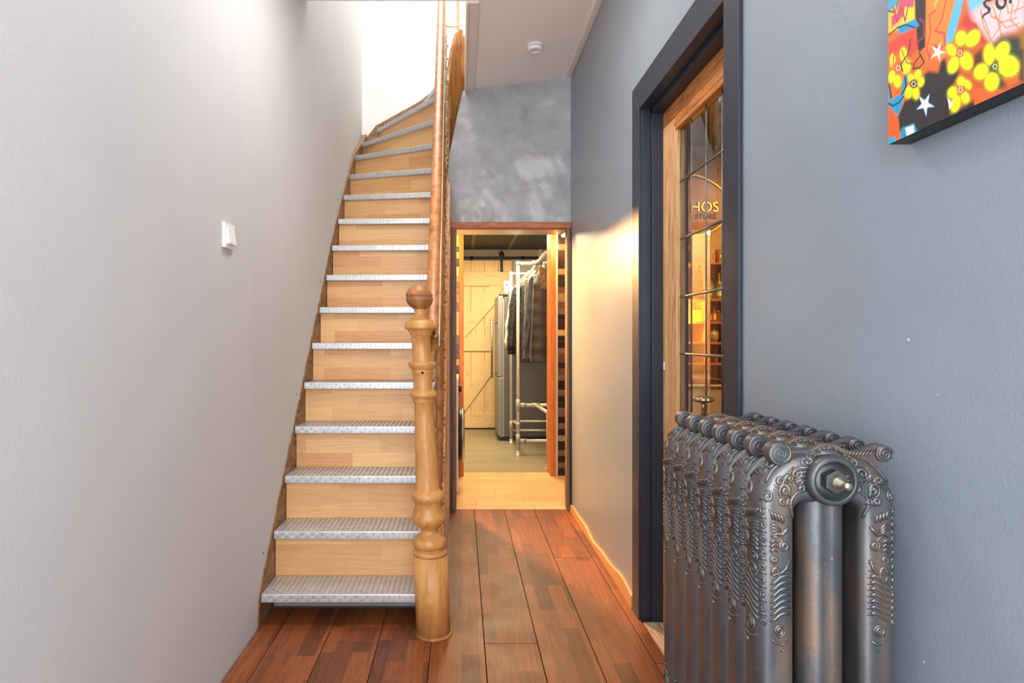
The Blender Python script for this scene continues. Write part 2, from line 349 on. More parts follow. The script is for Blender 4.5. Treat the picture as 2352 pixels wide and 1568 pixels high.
# lumpy end wall above the low opening
def endwall(u, v):
    zb, zt = 1.915, 2.925
    y = YE + (0.27 * (1 - u) ** 1.0) * v ** 1.3
    # left edge follows the winding string
    xl = -0.098 + 0.02 * v + (0.085 * max(0, (v - 0.45) / 0.55) ** 1.2)
    x = xl + (XR + 0.01 - xl) * u
    z = zb + (zt - zb) * v
    p = Vector((x * 3.2, z * 3.2, 4.0))
    y += 0.030 * mnoise.noise(p) + 0.014 * mnoise.noise(p * 2.3) + 0.0035 * mnoise.noise(p * 6.1)
    y += 0.02 * max(0, 1 - u * 6) ** 2 * (1 - v)
    return (x, y, z)
b = MB().grid(endwall, 90, 110)
n0 = len(b.v)
b.v += [(x, 4.50, z) for x, y, z in b.v[:n0]]
NU = 91; NV = 111
ring = [i for i in range(NU)] + [j * NU + NU - 1 for j in range(1, NV)] + [(NV - 1) * NU + i for i in range(NU - 2, -1, -1)] + [j * NU for j in range(NV - 2, 0, -1)]
for k in range(len(ring)):
    a, c = ring[k], ring[(k + 1) % len(ring)]
    b.f.append((a, c, c + n0, a + n0)); b.sm.append(False)
b.f.append(tuple(i + n0 for i in ring)); b.sm.append(False)
struct(b.build('wall_end', M['lumpy']), 'lumpy grey painted wall over the low opening')

# low opening: lintel, jambs
b = MB().box(-0.088, XR, YE - 0.03, YE + 0.05, 1.889, 1.928)
struct(b.build('trim_4', M['beam'], bevel=0.004), 'worn reddish wooden lintel over the low opening')
jl = thing('door_jamb', (-0.06, 4.08, 0), 'brown notched jamb with a layered plywood strip, left of the low opening', 'door jamb')
b = MB().box(-0.0825, -0.0565, 4.05, 4.11, 0, 1.889); b.build('jamb_board', M['brown_notch'], jl, bevel=0.002)
b = MB()
for i in range(9):
    z = 0.15 + i * 0.19
    b.box(-0.079, -0.060, 4.0472, 4.0500, z, z + 0.004); b.box(-0.0705, -0.0685, 4.0472, 4.0500, z + 0.004, z + 0.014)
tag(b.build('notch', M['black'], jl), 'short dark saw marks across the jamb', kind='stuff')
b = MB().box(-0.0560, -0.034, 4.075, 4.16, 0, 1.889); b.build('plywood_strip', M['ply'], jl, bevel=0.001)
jr = thing('door_jamb', (0.71, 4.12, 0), 'narrow pale wood and navy edge at the right of the low opening', 'door jamb')
MB().box(0.706, 0.722, 4.075, 4.16, 0, 1.889).build('jamb_board', M['ply'], jr, bevel=0.001)
MB().box(0.7225, XR - 0.0005, 4.06, 4.16, 0, 1.889).build('jamb_edge', M['navy'], jr, bevel=0.001)

# ---------------------------------------------------------------- hall floor: planks
fl = bpy.data.objects.new('floor', None); COL.objects.link(fl); struct(fl, 'reddish brown parquet plank floor')
struct(MB().box(-1.0, 0.95, -0.6, 4.107, -0.12, -0.016).build('subfloor', M['floor_base'], fl))
xs = [-0.806, -0.718, -0.517, -0.316, -0.115, 0.0862, 0.2875, 0.487, 0.6865, 0.80]
cuts = [[2.28], [1.2, 3.4], [2.32], [1.0, 2.9], [1.5, 3.6], [2.30], [1.25, 3.9], [3.20], [2.16]]
for i in range(9):
    x0, x1 = xs[i] + 0.0012, xs[i + 1] - 0.0012
    if i == 8: x1 = 0.7335
    ys = [-0.6] + cuts[i] + [4.105]
    for k in range(len(ys) - 1):
        h = -0.0002 - 0.0012 * random.random()
        b = MB().box(x0, x1, ys[k] + 0.0009, ys[k + 1] - 0.0009, -0.016, h)
        b.build('plank', M['floor_plank'], fl, bevel=0.0012, seg=1)
# worn threshold below the leaded door
struct(MB().box(XR, 0.93, 1.70, 2.47, -0.02, 0.002).build('trim_5', M['threshold'], bevel=0.003), 'worn grey wooden door sill')
# raw MDF strip (uneven top) along the right wall
def mdf(u):
    return 0.045 + 0.012 * math.sin(u * 9) + 0.006 * math.sin(u * 23)
n = 24; pts = [(2.60, 0.0)] + [(2.60 + 1.49 * i / n, mdf(1 - i / n) * (1.15 - 0.3 * i / n)) for i in range(n + 1)] + [(4.09, 0.0)]
struct(MB().prism(pts, 'X', XR - 0.012, XR).build('baseboard_right', M['mdf'], bevel=0.001), 'raw pale MDF skirting strip with an uneven top')

# ================================================================ DOOR, CASING
tr = bpy.data.objects.new('trim_6', None); COL.objects.link(tr); struct(tr, 'dark navy door casing and lining')
C0 = XR - 0.012
YA, YB, ZT = 1.685, 2.488, 2.083        # opening
OA, OB, OT = 1.592, 2.583, 2.197        # outer edges
MB().prism([(YB, 0), (OB, 0), (OB, OT), (YB, ZT)], 'X', C0, XR + 0.002).build('casing_leg', M['navy'], tr, bevel=0.002)
MB().prism([(OA, 0), (YA, 0), (YA, ZT), (OA, OT)], 'X', C0, XR + 0.002).build('casing_leg', M['navy'], tr, bevel=0.002)
MB().prism([(YB, ZT), (OB, OT), (OA, OT), (YA, ZT)], 'X', C0, XR + 0.002).build('casing_head', M['navy'], tr, bevel=0.002)
# lining with a step
b = MB().box(XR, 0.772, YB - 0.004, YB + 0.03, 0, ZT + 0.02); b.build('lining', M['navy'], tr, bevel=0.002)
b = MB().box(0.772, 0.818, YB - 0.018, YB + 0.02, 0, ZT); b.build('door_stop', M['navy'], tr, bevel=0.002)
b = MB().box(XR, 0.772, 1.66, YA + 0.002, 0, ZT + 0.02); b.build('lining', M['navy'], tr, bevel=0.002)
b = MB().box(0.772, 0.818, 1.66, YA + 0.018, 0, ZT); b.build('door_stop', M['navy'], tr, bevel=0.002)
b = MB().box(XR, 0.772, YA, YB, ZT, ZT + 0.03); b.build('lining', M['navy'], tr, bevel=0.002)
b = MB().box(0.772, 0.818, YA, YB, ZT - 0.022, ZT + 0.01); b.build('door_stop', M['navy'], tr, bevel=0.002)

dr = bpy.data.objects.new('door_1', None); COL.objects.link(dr); dr.location = (0.84, 2.1, 0)
struct(dr, 'stripped pine door with leaded glass panes')
DX0, DX1 = 0.818, 0.858
GY0, GY1, GZ0, GZ1 = 1.80, 2.321, 0.66, 1.952
MB().box(DX0, DX1, GY1, 2.425, 0.012, 2.0).build('stile', M['door_wood'], dr, bevel=0.004)
MB().box(DX0, DX1, 2.427, 2.486, 0.0, 2.0025).build('frame_post', M['door_wood'], dr, bevel=0.006)
MB().box(DX0, DX1, 1.70, GY0, 0.012, 2.0).build('stile', M['door_wood'], dr, bevel=0.004)
MB().box(DX0 - 0.004, DX1, GY0, GY1, GZ1, 2.0).build('rail', M['door_wood_h'], dr, bevel=0.004)
MB().box(DX0 - 0.001, DX1, 1.70, 2.486, 2.003, 2.064).build('frame_head', M['door_wood_h'], dr, bevel=0.005)
MB().box(DX0, DX1, GY0, GY1, 0.012, 0.20).build('rail', M['door_wood_h'], dr, bevel=0.004)
MB().box(DX0, DX1, GY0, GY1, 0.56, GZ0).build('rail', M['door_wood_h'], dr, bevel=0.004)
MB().box(DX0 + 0.012, DX1 - 0.012, GY0, GY1, 0.20, 0.56).build('panel', M['door_wood'], dr, bevel=0.002)
# glazing beads (moulded)
for (y0, y1, z0, z1) in ((GY1 - 0.008, GY1 + 0.002, GZ0, GZ1), (GY0, GY0 + 0.008, GZ0, GZ1)):
    MB().box(DX0 - 0.002, DX0 + 0.014, y0, y1, z0, z1).build('bead', M['door_wood'], dr, bevel=0.003)
for z0 in (GZ1 - 0.010, GZ0):
    MB().box(DX0 - 0.006, DX0 + 0.014, GY0, GY1, z0, z0 + 0.012).build('bead', M['door_wood_h'], dr, bevel=0.004)
MB().box(DX0 - 0.006, DX1, GY0, GY1 + 0.012, 1.962, 1.975).build('bead', M['door_wood_h'], dr, bevel=0.004)
ycols = [2.3175, 2.202, 2.070, 1.941, 1.805]
zrows = [1.948, 1.745, 1.526, 1.3075, 1.093, 0.878, 0.664]
XG = 0.832
for i in range(4):
    for j in range(6):
        MB().box(XG - 0.0015, XG + 0.0015, ycols[i + 1] + 0.001, ycols[i] - 0.001, zrows[j + 1] + 0.001, zrows[j] - 0.001).build('pane', M['glass'], dr)
for y in ycols:
    MB().lathe([(0.0001, zrows[-1]), (0.0042, zrows[-1]), (0.0042, zrows[0]), (0.0001, zrows[0])], (XG, y, 0), 8).build('lead_strip', M['lead'], dr)
for z in zrows[1:-1]:
    MB().tube([(XG, ycols[0], z), (XG, ycols[-1], z)], 0.0052, 8).build('lead_strip', M['lead'], dr)
tag(MB().box(DX0 - 0.003, DX0 + 0.004, 2.452, 2.466, 1.022, 1.055).build('filler_patch', M['cream_white'], dr, bevel=0.002), 'white filler patch on the door frame')
# inner lining visible through the glass
struct(MB().box(0.866, 0.9035, 2.42, 2.505, 0, 2.08).build('trim_7', M['brown_dark'], bevel=0.002), 'dark brown lining behind the leaded door')

# ================================================================ STAIRCASE
Lp = {}
hk = lambda k: 0.126 + 0.2 * (k - 1)
xl_px = {1: 599, 2: 628, 3: 653.5, 4: 677, 5: 698, 6: 716, 7: 733, 8: 748.5, 9: 762, 10: 776}
for k, x in xl_px.items():
    y = F * 0.803 / (CX - x); Lp[k] = ((-0.803, y), (-0.102, y - (0.0 if k < 11 else 0)))
for k in xl_px:                                # nosings a touch skew, as in the photo
    (a, c) = Lp[k]; Lp[k] = (a, (c[0], c[1] + (-0.004 * (k - 3) if k > 6 else 0.0)))
Lp[11] = ((-0.807, 4.153), (-0.105, 4.055))
Lp[12] = ((-0.817, 4.379), (-0.11, 4.183))
Lp[13] = ((-0.824, 4.598), (-0.11, 4.258))
Lp[14] = ((-0.838, 4.945), (-0.11, 4.305))
Lp[15] = ((-0.733, 5.195), (-0.11, 4.349))
Lp[16] = ((-0.352, 5.195), (-0.11, 4.49))
Lp[17] = ((0.05, 5.195), (0.0, 4.62))
st = thing('staircase', (-0.45, 2.45, 0), 'steep winding staircase with chequer-plate treads and pale beech risers', 'staircase')
TH = 0.034
def off(k, d):
    """nosing line k moved back by d (perpendicular)"""
    (a, c) = Lp[k]; vx, vy = c[0] - a[0], c[1] - a[1]; l = math.hypot(vx, vy); nx, ny = -vy / l, vx / l
    if ny < 0: nx, ny = -nx, -ny
    return ((a[0] + nx * d, a[1] + ny * d), (c[0] + nx * d, c[1] + ny * d))
def lugs(mb, o, ux, uy, nrm, w, h, pitch=0.034, seed=0):
    """five-bar-like pairs of raised lens lugs over a rectangle spanned by ux (w) and uy (h)"""
    nu = int(w / (pitch * 0.62)); nv = max(1, int(round(h / (pitch * 0.5))))
    for j in range(nv):
        for i in range(nu):
            cx = (i + 0.5) * w / nu; cy = (j + 0.5) * h / nv
            d = 1 if (i + j) % 2 == 0 else -1
            for q in (-0.0032, 0.0032):
                dx, dy = math.cos(0.8), math.sin(0.8) * d
                L_ = 0.0095 if h > 0.05 else 0.0085; W_ = 0.0016
                c = o + ux * (cx - dy * q) + uy * (cy + dx * q)
                e1 = (ux * dx + uy * dy) * L_; e2 = (ux * -dy + uy * dx) * W_
                p = [c + e1, c + e2, c - e1, c - e2, c + nrm * 0.0011]
                mb.add(p, [(0, 1, 4), (1, 2, 4), (2, 3, 4), (3, 0, 4)], True)
for k in range(1, 17):
    z = hk(k); (a, c) = Lp[k]; (a2, c2) = off(k + 1, 0.035)
    poly = [a, c, c2]
    if k == 14: poly += [(-0.731, 5.195), (-0.845, 5.195)]
    else: poly += [(min(max(a2[0], -0.846), 0.1), min(a2[1], 5.195))]
    if k == 15: poly[2] = (-0.105, 4.52)
    if k == 16: poly = [a, c, (0.02, 4.62), (0.03, 5.195)]
    t = MB().prism(poly, 'Z', z - TH, z).build('tread', M['alu'], st, bevel=0.0035, seg=2)
    lm = MB()
    A = Vector((a[0], a[1], z - TH)); C = Vector((c[0], c[1], z - TH)); u = (C - A); wl = u.length; u.normalize()
    nrm = Vector((u.y, -u.x, 0)); nrm = -nrm if nrm.y > 0 else nrm
    lugs(lm, A + u * 0.004 + Vector((0, 0, 0.002)) + nrm * 0.0002, u, Vector((0, 0, 1)), nrm, wl - 0.008, TH - 0.005)
    if k <= 6:
        lugs(lm, A + Vector((0, 0, TH + 0.0002)) - nrm * 0.006 + u * 0.004, u, -nrm, Vector((0, 0, 1)), wl - 0.02, 0.185)
    tag(lm.build('tread_lugs', M['alu_lug'], t, loc=wloc(t)), kind='stuff')
    # riser standing behind nosing k (below tread k), k>=2
    if k >= 2:
        (ra, rc) = off(k, 0.032)
        if k >= 14: ra = (max(ra[0], -0.846), min(ra[1], 5.19))
        vx, vy = rc[0] - ra[0], rc[1] - ra[1]; l = math.hypot(vx, vy); bx_, by_ = -vy / l * 0.012, vx / l * 0.012
        q0 = [(ra[0], ra[1]), (rc[0], rc[1]), (rc[0] + bx_, rc[1] + by_), (ra[0] + bx_, ra[1] + by_)]
        MB().prism(q0, 'Z', hk(k - 1) + 0.0005, z - TH - 0.0005).build('riser', M['riser'], st, loc=(ra[0], ra[1], hk(k - 1)))
# grey metal kick strip; dark board colours in the shaded gap under the first tread
MB().box(-0.77, -0.16, 2.50, 2.512, 0.052, 0.092).build('kick_strip', M['fridge'], st, bevel=0.002)
MB().box(-0.803, -0.102, 2.60, 2.62, 0.0, 0.092).build('gap_shade_board', M['bar_dark'], st)
# wall string: saw-tooth-free board along left wall
up = [(2.41, 0.0), (2.43, 0.12)] + [(Lp[k][0][1] - 0.004, hk(k) + 0.006) for k in range(1, 12)] + [(4.37, hk(12) + 0.01), (4.595, hk(13) + 0.012), (4.95, hk(14) + 0.015), (5.19, hk(14) + 0.16), (5.19, hk(13) - 0.3)]
dn = [(2.75, 0.0)]
MB().prism(up + [(4.2, hk(9)), (2.85, 0.0)], 'X', XL - 0.03, -0.8045).build('stringer', M['old_string'], st, loc=(-0.81, 2.4, 0), bevel=0.002)
# string against the back wall under the top winders
MB().prism([(-0.846, 2.70), (-0.846, 2.80), (-0.73, 2.955), (-0.36, 3.16), (-0.1, 3.36), (-0.1, 3.0)], 'Y', 5.176, 5.199).build('stringer', M['old_string'], st, loc=(-0.84, 5.18, 2.7), bevel=0.002)
# outer string: straight run, then winding part
zn = lambda y: 0.126 + 1.178 * (y - 2.44)
ys = [2.46 + i * (4.30 - 2.46) / 20 for i in range(21)]
MB().prism([(y, zn(y) + 0.05) for y in ys] + [(y, max(0.0, zn(y) - 0.27)) for y in reversed(ys)], 'X', -0.100, -0.074).build('stringer', M['stair_wood'], st, loc=(-0.09, 2.45, 0), bevel=0.003)
path = [(-0.095, 4.28, 2.36, 2.93), (-0.097, 4.33, 2.41, 3.00), (-0.094, 4.38, 2.46, 3.08), (-0.075, 4.43, 2.60, 3.24), (-0.045, 4.47, 2.78, 3.38), (-0.018, 4.50, 2.92, 3.43), (0.004, 4.52, 3.02, 3.43)]
lo = []; vs = []; fs = []
for i, (x, y, z0, z1) in enumerate(path):
    j = min(i + 1, len(path) - 1); q = max(i - 1, 0)
    d = Vector((path[j][0] - path[q][0], path[j][1] - path[q][1], 0)).normalized(); nn = Vector((-d.y, d.x, 0)) * 0.012
    vs += [(x + nn.x, y + nn.y, z0), (x + nn.x, y + nn.y, z1), (x - nn.x, y - nn.y, z1), (x - nn.x, y - nn.y, z0)]
for i in range(len(path) - 1):
    o = i * 4
    for e in range(4): fs.append((o + e, o + (e + 1) % 4, o + 4 + (e + 1) % 4, o + 4 + e))
fs += [(3, 2, 1, 0), tuple(len(vs) - 4 + e for e in range(4))]
MB().add(vs, fs).build('stringer', M['stair_wood'], st, loc=(-0.09, 4.3, 2.4), bevel=0.003)
# painted panel closing the space under the stairs
ys2 = [2.75 + i * 0.135 for i in range(11)]
us = thing('understair_panel', (-0.085, 3.4, 0), 'grey blue painted panel closing the side under the stairs', 'wall panel')
MB().prism([(4.10, 0), (2.60, 0)] + [(y, max(0.02, zn(y) - 0.268)) for y in ys2 if y < 4.05] + [(4.10, zn(4.1) - 0.268)], 'X', -0.094, -0.078).build('panel', M['panel_blue'], us)
for (y, z) in ((3.6, 0.15), (3.6, 0.5), (3.6, 0.82), (3.9, 0.3), (3.9, 0.9), (3.9, 1.2)):
    MB().lathe([(0.0001, 0), (0.004, 0), (0.003, 0.001), (0.0001, 0.001)], (-0.078, y, z), 8, axis='X').build('screw', M['black'], us)

# ---------------------------------------------------------------- newel post (leans left)
PX = 0.0017
nw = thing('newel_post', (-0.109, 2.38, 0), 'big turned oak newel post with a round ball top at the stair foot', 'newel post')
def tl(p): return (p[0] - 0.0513 * max(0, p[2] - 0.0) * 0.82, p[1], p[2])
def yz(y): return CH + (CY - y) * PX
def prof(rows): return [(r * PX, yz(y)) for (y, r) in rows]
c0 = (-0.109, 2.38, 0)
ballp = [(652 - 0.0, 0.5), (653, 7), (656, 14), (661, 21), (668, 27), (676, 30.8), (679.5, 31.3), (681, 29.6), (683, 29.6), (684.5, 31.5), (690, 31), (697, 28), (704, 22.5), (709, 15), (711, 12.5), (713, 0.1)]
MB().lathe(prof(ballp), c0, 40, tilt=tl).build('ball_finial', M['post_dark'], nw)
sh = [(710, 0.1), (710, 13.5), (714, 13.5), (716, 12), (722, 13), (728, 17), (730, 19.5), (732, 20), (734, 26), (738, 32), (744, 36), (749, 37), (754, 37.2), (756, 35), (757, 31), (760, 29), (763, 26), (768, 25), (770, 24), (772, 22),
      (800, 21.8), (829, 22), (831, 23), (832, 32), (835, 32.4), (841, 31), (847, 26.5), (849, 23.5), (851, 24), (853, 25), (856, 24), (858, 22.5), (875, 21.6), (890, 22), (895, 24), (898, 28.5), (904, 31.4), (909, 31), (913, 27), (914, 25), (917, 27), (919, 25), (921, 26), (924, 24), (926, 22.5),
      (960, 22.8), (1020, 24.5), (1080, 26), (1118, 26.4), (1124, 28), (1128, 34), (1134, 37.5), (1140, 38), (1146, 36), (1150, 32), (1153, 31.5), (1158, 30), (1166, 31.5), (1176, 36), (1184, 38.6), (1192, 38.6), (1200, 34), (1207, 26), (1212, 19), (1215, 17.2), (1220, 18), (1225, 24), (1229, 30), (1231, 31), (1232, 34), (1238, 37.5), (1246, 38.4), (1252, 37.5), (1255, 32), (1257, 30), (1259, 33), (1262, 38), (1266, 39), (1268, 39.2), (1269, 38.2), (1271, 39)]
MB().lathe(prof(sh), c0, 40, tilt=tl).build('shaft', M['post_wood'], nw)
MB().lathe([(39 * PX, yz(1271.5)), (39.5 * PX, 0.003), (0.0001, 0.003)][::-1] + [(0.0001, yz(1271.5))], c0, 40, tilt=tl).build('base_drum', M['post_wood'], nw)
MB().lathe([(0.0001, 0.0), (43.5 * PX, 0.0), (42.5 * PX, 0.006), (40 * PX, 0.010), (0.0001, 0.010)], c0, 40).build('base_ring', M['post_dark'], nw)
tag(MB().lathe([(0.0001, -0.004), (0.005, -0.004), (0.005, 0.0), (0.0001, 0.0)], (-0.109 - 0.0421 * yz(854) + 0.002, 2.38 - 0.0405, yz(854)), 12, axis='Y').build('peg_hole', M['black'], nw), 'small black peg hole')

# ---------------------------------------------------------------- banister
bn = thing('banister', (-0.12, 3.4, 1.2), 'sloping orange brown handrail on worn turned balusters beside the stairs', 'banister')
zr = lambda y: 1.205 + 1.19 * (y - 2.45)
def rail_x(y): return -0.118 - 0.014 * (y - 2.45)
ring = []
def railpt(u, v):
    y = 2.395 + (4.82 - 2.395) * u; a = 2 * PI * v
    rx, rz = 0.027, 0.040
    c, s_ = math.cos(a), math.sin(a)
    return (rail_x(y) + rx * math.copysign(abs(c) ** 0.8, c), y - 0.0 * s_, zr(y) + rz * math.copysign(abs(s_) ** 0.8, s_) + 0.003 * math.sin(y * 7))
MB().grid(railpt, 40, 20).build('handrail', M['rail_wood'], bn)
ysr = (2.44, 4.8)
MB().hexa([(rail_x(y) + dx, y, zr(y) + dz) for y, dx, dz in ((ysr[0], 0.010, -0.075), (ysr[0], 0.032, -0.075), (ysr[0], 0.032, -0.03), (ysr[0], 0.010, -0.03))],
          [(rail_x(y) + dx, y, zr(y) + dz) for y, dx, dz in ((ysr[1], 0.010, -0.075), (ysr[1], 0.032, -0.075), (ysr[1], 0.032, -0.03), (ysr[1], 0.010, -0.03))]).build('rail_fillet', M['cream'], bn, bevel=0.002)
bprof = [(0.0001, 0), (0.018, 0), (0.018, 0.14), (0.012, 0.15), (0.019, 0.165), (0.012, 0.18), (0.010, 0.2), (0.017, 0.26), (0.019, 0.32), (0.013, 0.40), (0.011, 0.42), (0.018, 0.43), (0.011, 0.44),
         (0.014, 0.50), (0.021, 0.545), (0.024, 0.57), (0.021, 0.595), (0.012, 0.63), (0.018, 0.64), (0.012, 0.65), (0.011, 0.70), (0.015, 0.80), (0.012, 0.86), (0.018, 0.87), (0.012, 0.88), (0.016, 0.90), (0.016, 1.0), (0.0001, 1.0)]
bl = {}
for i in range(15):
    y = 2.60 + i * 0.128; bxx = -0.097 - 0.012 * (y - 2.6)
    z0 = zn(y) + 0.03; key = 'cream' if i >= 9 else 'bal_wood'
    if key not in bl:
        o_ = MB().lathe([(r * (1 if 0.15 < h < 0.89 else 0.8), h * 1.0) for r, h in bprof], (bxx, y, z0), 14).build('baluster', M[key], bn, loc=(bxx, y, z0))
        for hz in (0.105, 0.30, 0.57, 0.80):
            MB().ball((bxx + 0.0185, y, z0 + hz), 0.0085, 10, 6).build('boss', M[key], o_, loc=(bxx, y, z0))
        if key == 'cream': tag(o_, 'cream painted baluster')
        bl[key] = o_
    else: dup(bl[key], Vector((bxx, y, z0)) - wloc(bn), bn)
# upstairs newel seen at the top
un = thing('newel_post', (0.013, 4.56, 2.98), 'slim upstairs newel, cream above and bare brown below, beside the ceiling edge', 'newel post')
MB().box(-0.004, 0.0255, 4.54, 4.57, 3.40, 4.4).build('cream_shaft', M['cream_white'], un, bevel=0.002)
MB().box(-0.002, 0.0255, 4.542, 4.568, 2.98, 3.40).build('bare_foot', M['stair_wood'], un, bevel=0.002)
ub = thing('baluster', (-0.03, 4.66, 3.36), 'cream turned upstairs baluster left of the slim newel', 'baluster')
MB().lathe([(0.0001, 3.34), (0.008, 3.34), (0.008, 3.50), (0.011, 3.52), (0.013, 3.54), (0.010, 3.56), (0.011, 3.7), (0.015, 3.75), (0.012, 3.78), (0.012, 4.3), (0.0001, 4.3)], (-0.027, 4.66, 0), 14).build('turned_shaft', M['cream'], ub)
cdp = [at(1021, 57, 4.46), at(1030, 61, 4.48), at(1042, 62, 4.5), at(1052, 58, 4.53), at(1058, 57, 4.55)]
cr_ = MB().tube(cdp, 0.0055, 8).build('cord', M['cream'], loc=cdp[0]); tag(cr_, 'short cream rope sagging between handrail and upstairs newel', 'rope')

# ================================================================ SMALL HALL THINGS
sw = thing('light_switch', (XL, 2.105, 1.50), 'white rocker light switch on the white wall', 'light switch')
MB().box(XL, XL + 0.011, 2.061, 2.149, 1.459, 1.545).build('frame', M['white_plastic'], sw, bevel=0.002)
MB().prism([(XL + 0.010, 1.472), (XL + 0.022, 1.474), (XL + 0.014, 1.530), (XL + 0.010, 1.532)], 'Y', 2.075, 2.140).build('rocker', M['white_plastic'], sw, bevel=0.0015)
sd = thing('smoke_detector', (0.443, 3.67, ZC), 'round white smoke detector on the ceiling', 'smoke detector')
MB().lathe([(0.0001, ZC), (0.046, ZC), (0.048, ZC - 0.006), (0.048, ZC - 0.014), (0.0001, ZC - 0.014)], (0.443, 3.67, 0), 32).build('base', M['white_plastic'], sd)
MB().lathe([(0.0001, ZC - 0.014), (0.043, ZC - 0.014), (0.043, ZC - 0.018), (0.0001, ZC - 0.018)], (0.443, 3.67, 0), 32).build('vent_slot', M['black'], sd)
MB().lathe([(0.0001, ZC - 0.018), (0.047, ZC - 0.018), (0.047, ZC - 0.026), (0.040, ZC - 0.034), (0.030, ZC - 0.038), (0.029, ZC - 0.036), (0.0001, ZC - 0.036)], (0.443, 3.67, 0), 32).build('cover', M['white_plastic'], sd)
for i, (px, py) in enumerate(((735, 646), (681, 905), (605, 1270), (776, 457))):
    y = F * -XL / (CX - px); p = at(px, py, y)
    tag(MB().lathe([(0.0001, -0.001), (0.0045, -0.001), (0.004, 0.0015), (0.0001, 0.002)], (XL, p.y, p.z), 8, axis='X').build('nail', M['bar_dark'], loc=(XL, p.y, p.z)),
        ['dark nail head in the white wall, third from the floor', 'dark nail head in the white wall, second from the floor', 'dark nail head in the white wall, lowest, by the second step', 'dark nail head in the white wall, highest up the stairs'][i], 'nail', 'nail heads along the stair wall')

# ---------------------------------------------------------------- painting (flat print on canvas)
pt = thing('painting', (XR, 0.80, 1.467), 'colourful graffiti style canvas with yellow flowers and a white star', 'painting')
PXf, PY0, PY1, PZ0, PZ1 = 0.700, 0.42, 0.999, 1.467, 2.15
MB().box(PXf, XR, PY0, PY1, PZ0, PZ1).build('canvas', M['black'], pt, bevel=0.002)
def cvu(X, Y):
    px, py = 1960 + X * 0.25504, Y * 0.25504
    yy = F * PXf / (px - CX); return (PY1 - yy, CH + (CY - py) * yy / F - PZ0)
nu, nv = 330, 360; UW, VH = 0.28, 0.31
Ug, Vg = np.meshgrid(np.linspace(0.0005, UW, nu + 1), np.linspace(0.0005, VH, nv + 1))
img = np.zeros((nv + 1, nu + 1, 3)); img[:] = lin((238, 112, 44))[:3]
def sdf(poly):
    d = np.full(Ug.shape, 1e9); ins = np.zeros(Ug.shape, bool); n = len(poly)
    for i in range(n):
        ax, ay = poly[i]; bx, by = poly[(i + 1) % n]
        ex, ey = bx - ax, by - ay; wx, wy = Ug - ax, Vg - ay
        t = np.clip((wx * ex + wy * ey) / (ex * ex + ey * ey + 1e-12), 0, 1)
        d = np.minimum(d, np.hypot(wx - ex * t, wy - ey * t))
        c = ((ay > Vg) != (by > Vg)) & (Ug < (bx - ax) * (Vg - ay) / (by - ay + 1e-12) + ax); ins ^= c
    return np.where(ins, -d, d)
def paintm(alpha, col):
    c = np.array(lin(col)[:3]); img[:] = img * (1 - alpha[..., None]) + c * alpha[..., None]
def poly(pts, col, soft=0.0015, op=1.0):
    paintm(np.clip(0.5 - sdf([cvu(*p) for p in pts]) / soft, 0, 1) * op, col)
def ell(x, y, rx, ry, col, rot=0, soft=0.0015, op=1.0):
    r = R(rot); poly([(x + rx * math.cos(a) * math.cos(r) - ry * math.sin(a) * math.sin(r), y + rx * math.cos(a) * math.sin(r) + ry * math.sin(a) * math.cos(r)) for a in [2 * PI * i / 16 for i in range(16)]], col, soft, op)
def stroke(pts, wd, col, soft=0.0006, op=1.0):
    P_ = [cvu(*p) for p in pts]; d = np.full(Ug.shape, 1e9)
    for (ax, ay), (bx, by) in zip(P_[:-1], P_[1:]):
        ex, ey = bx - ax, by - ay; t = np.clip(((Ug - ax) * ex + (Vg - ay) * ey) / (ex * ex + ey * ey + 1e-12), 0, 1)
        d = np.minimum(d, np.hypot(Ug - ax - ex * t, Vg - ay - ey * t))
    paintm(np.clip(0.5 + (wd / 2 - d) / soft, 0, 1) * op, col)
YEL, BLU, CYA, BLK, ORG, RED, PNK, MAG, WHT = (252, 232, 20), (96, 190, 236), (20, 158, 204), (40, 40, 40), (246, 128, 40), (216, 56, 30), (236, 70, 92), (150, 46, 88), (236, 232, 236)
poly([(310, -60), (560, -60), (560, 160), (440, 260), (310, 300)], (240, 200, 60), 0.006)
poly([(310, -60), (410, -60), (400, 40), (320, 110)], (60, 170, 200)); poly([(420, -60), (560, -60), (545, 60), (440, 160), (350, 250), (345, 150), (400, 110)], (214, 80, 110), 0.004)
poly([(470, 60), (545, 70), (550, 170), (440, 225)], YEL, 0.003)
poly([(555, -60), (665, -60), (650, 420), (600, 470), (575, 420)], BLK, 0.003)
poly([(400, 240), (560, 170), (600, 230), (560, 260), (420, 310)], CYA, 0.003); poly([(310, 400), (450, 300), (560, 250), (585, 420), (520, 520), (420, 440), (320, 600)], (238, 74, 60), 0.006)
poly([(660, -60), (940, -60), (900, 120), (840, 300), (830, 520), (660, 540)], (250, 140, 50), 0.005); poly([(745, -60), (790, -60), (740, 60)], (180, 214, 90), 0.003)
poly([(940, -60), (1010, -60), (960, 160), (900, 370), (835, 400), (850, 280)], BLU, 0.001)
poly([(1035, -60), (1200, -60), (1150, 110), (1040, 120)], (120, 196, 226), 0.008)
poly([(1040, 120), (1200, 40), (1560, -60), (1560, 240), (1400, 300), (1240, 400), (1140, 300), (1030, 200)], (236, 206, 208), 0.012)
for q in ([(1150, 90), (1180, 240), (1260, 380)], [(1210, 60), (1250, 150), (1350, 200), (1480, 160)], [(1340, 60), (1310, 200), (1340, 320)], [(1380, 0), (1400, 120), (1540, 60)], [(1440, 40), (1420, 180), (1500, 260)], [(1280, 150), (1380, 250), (1500, 210)], [(1260, 60), (1330, 240), (1230, 380)], [(1150, 90), (1230, 300)], [(1500, 0), (1460, 130)]):
    stroke(q, 0.0016, (240, 140, 90))
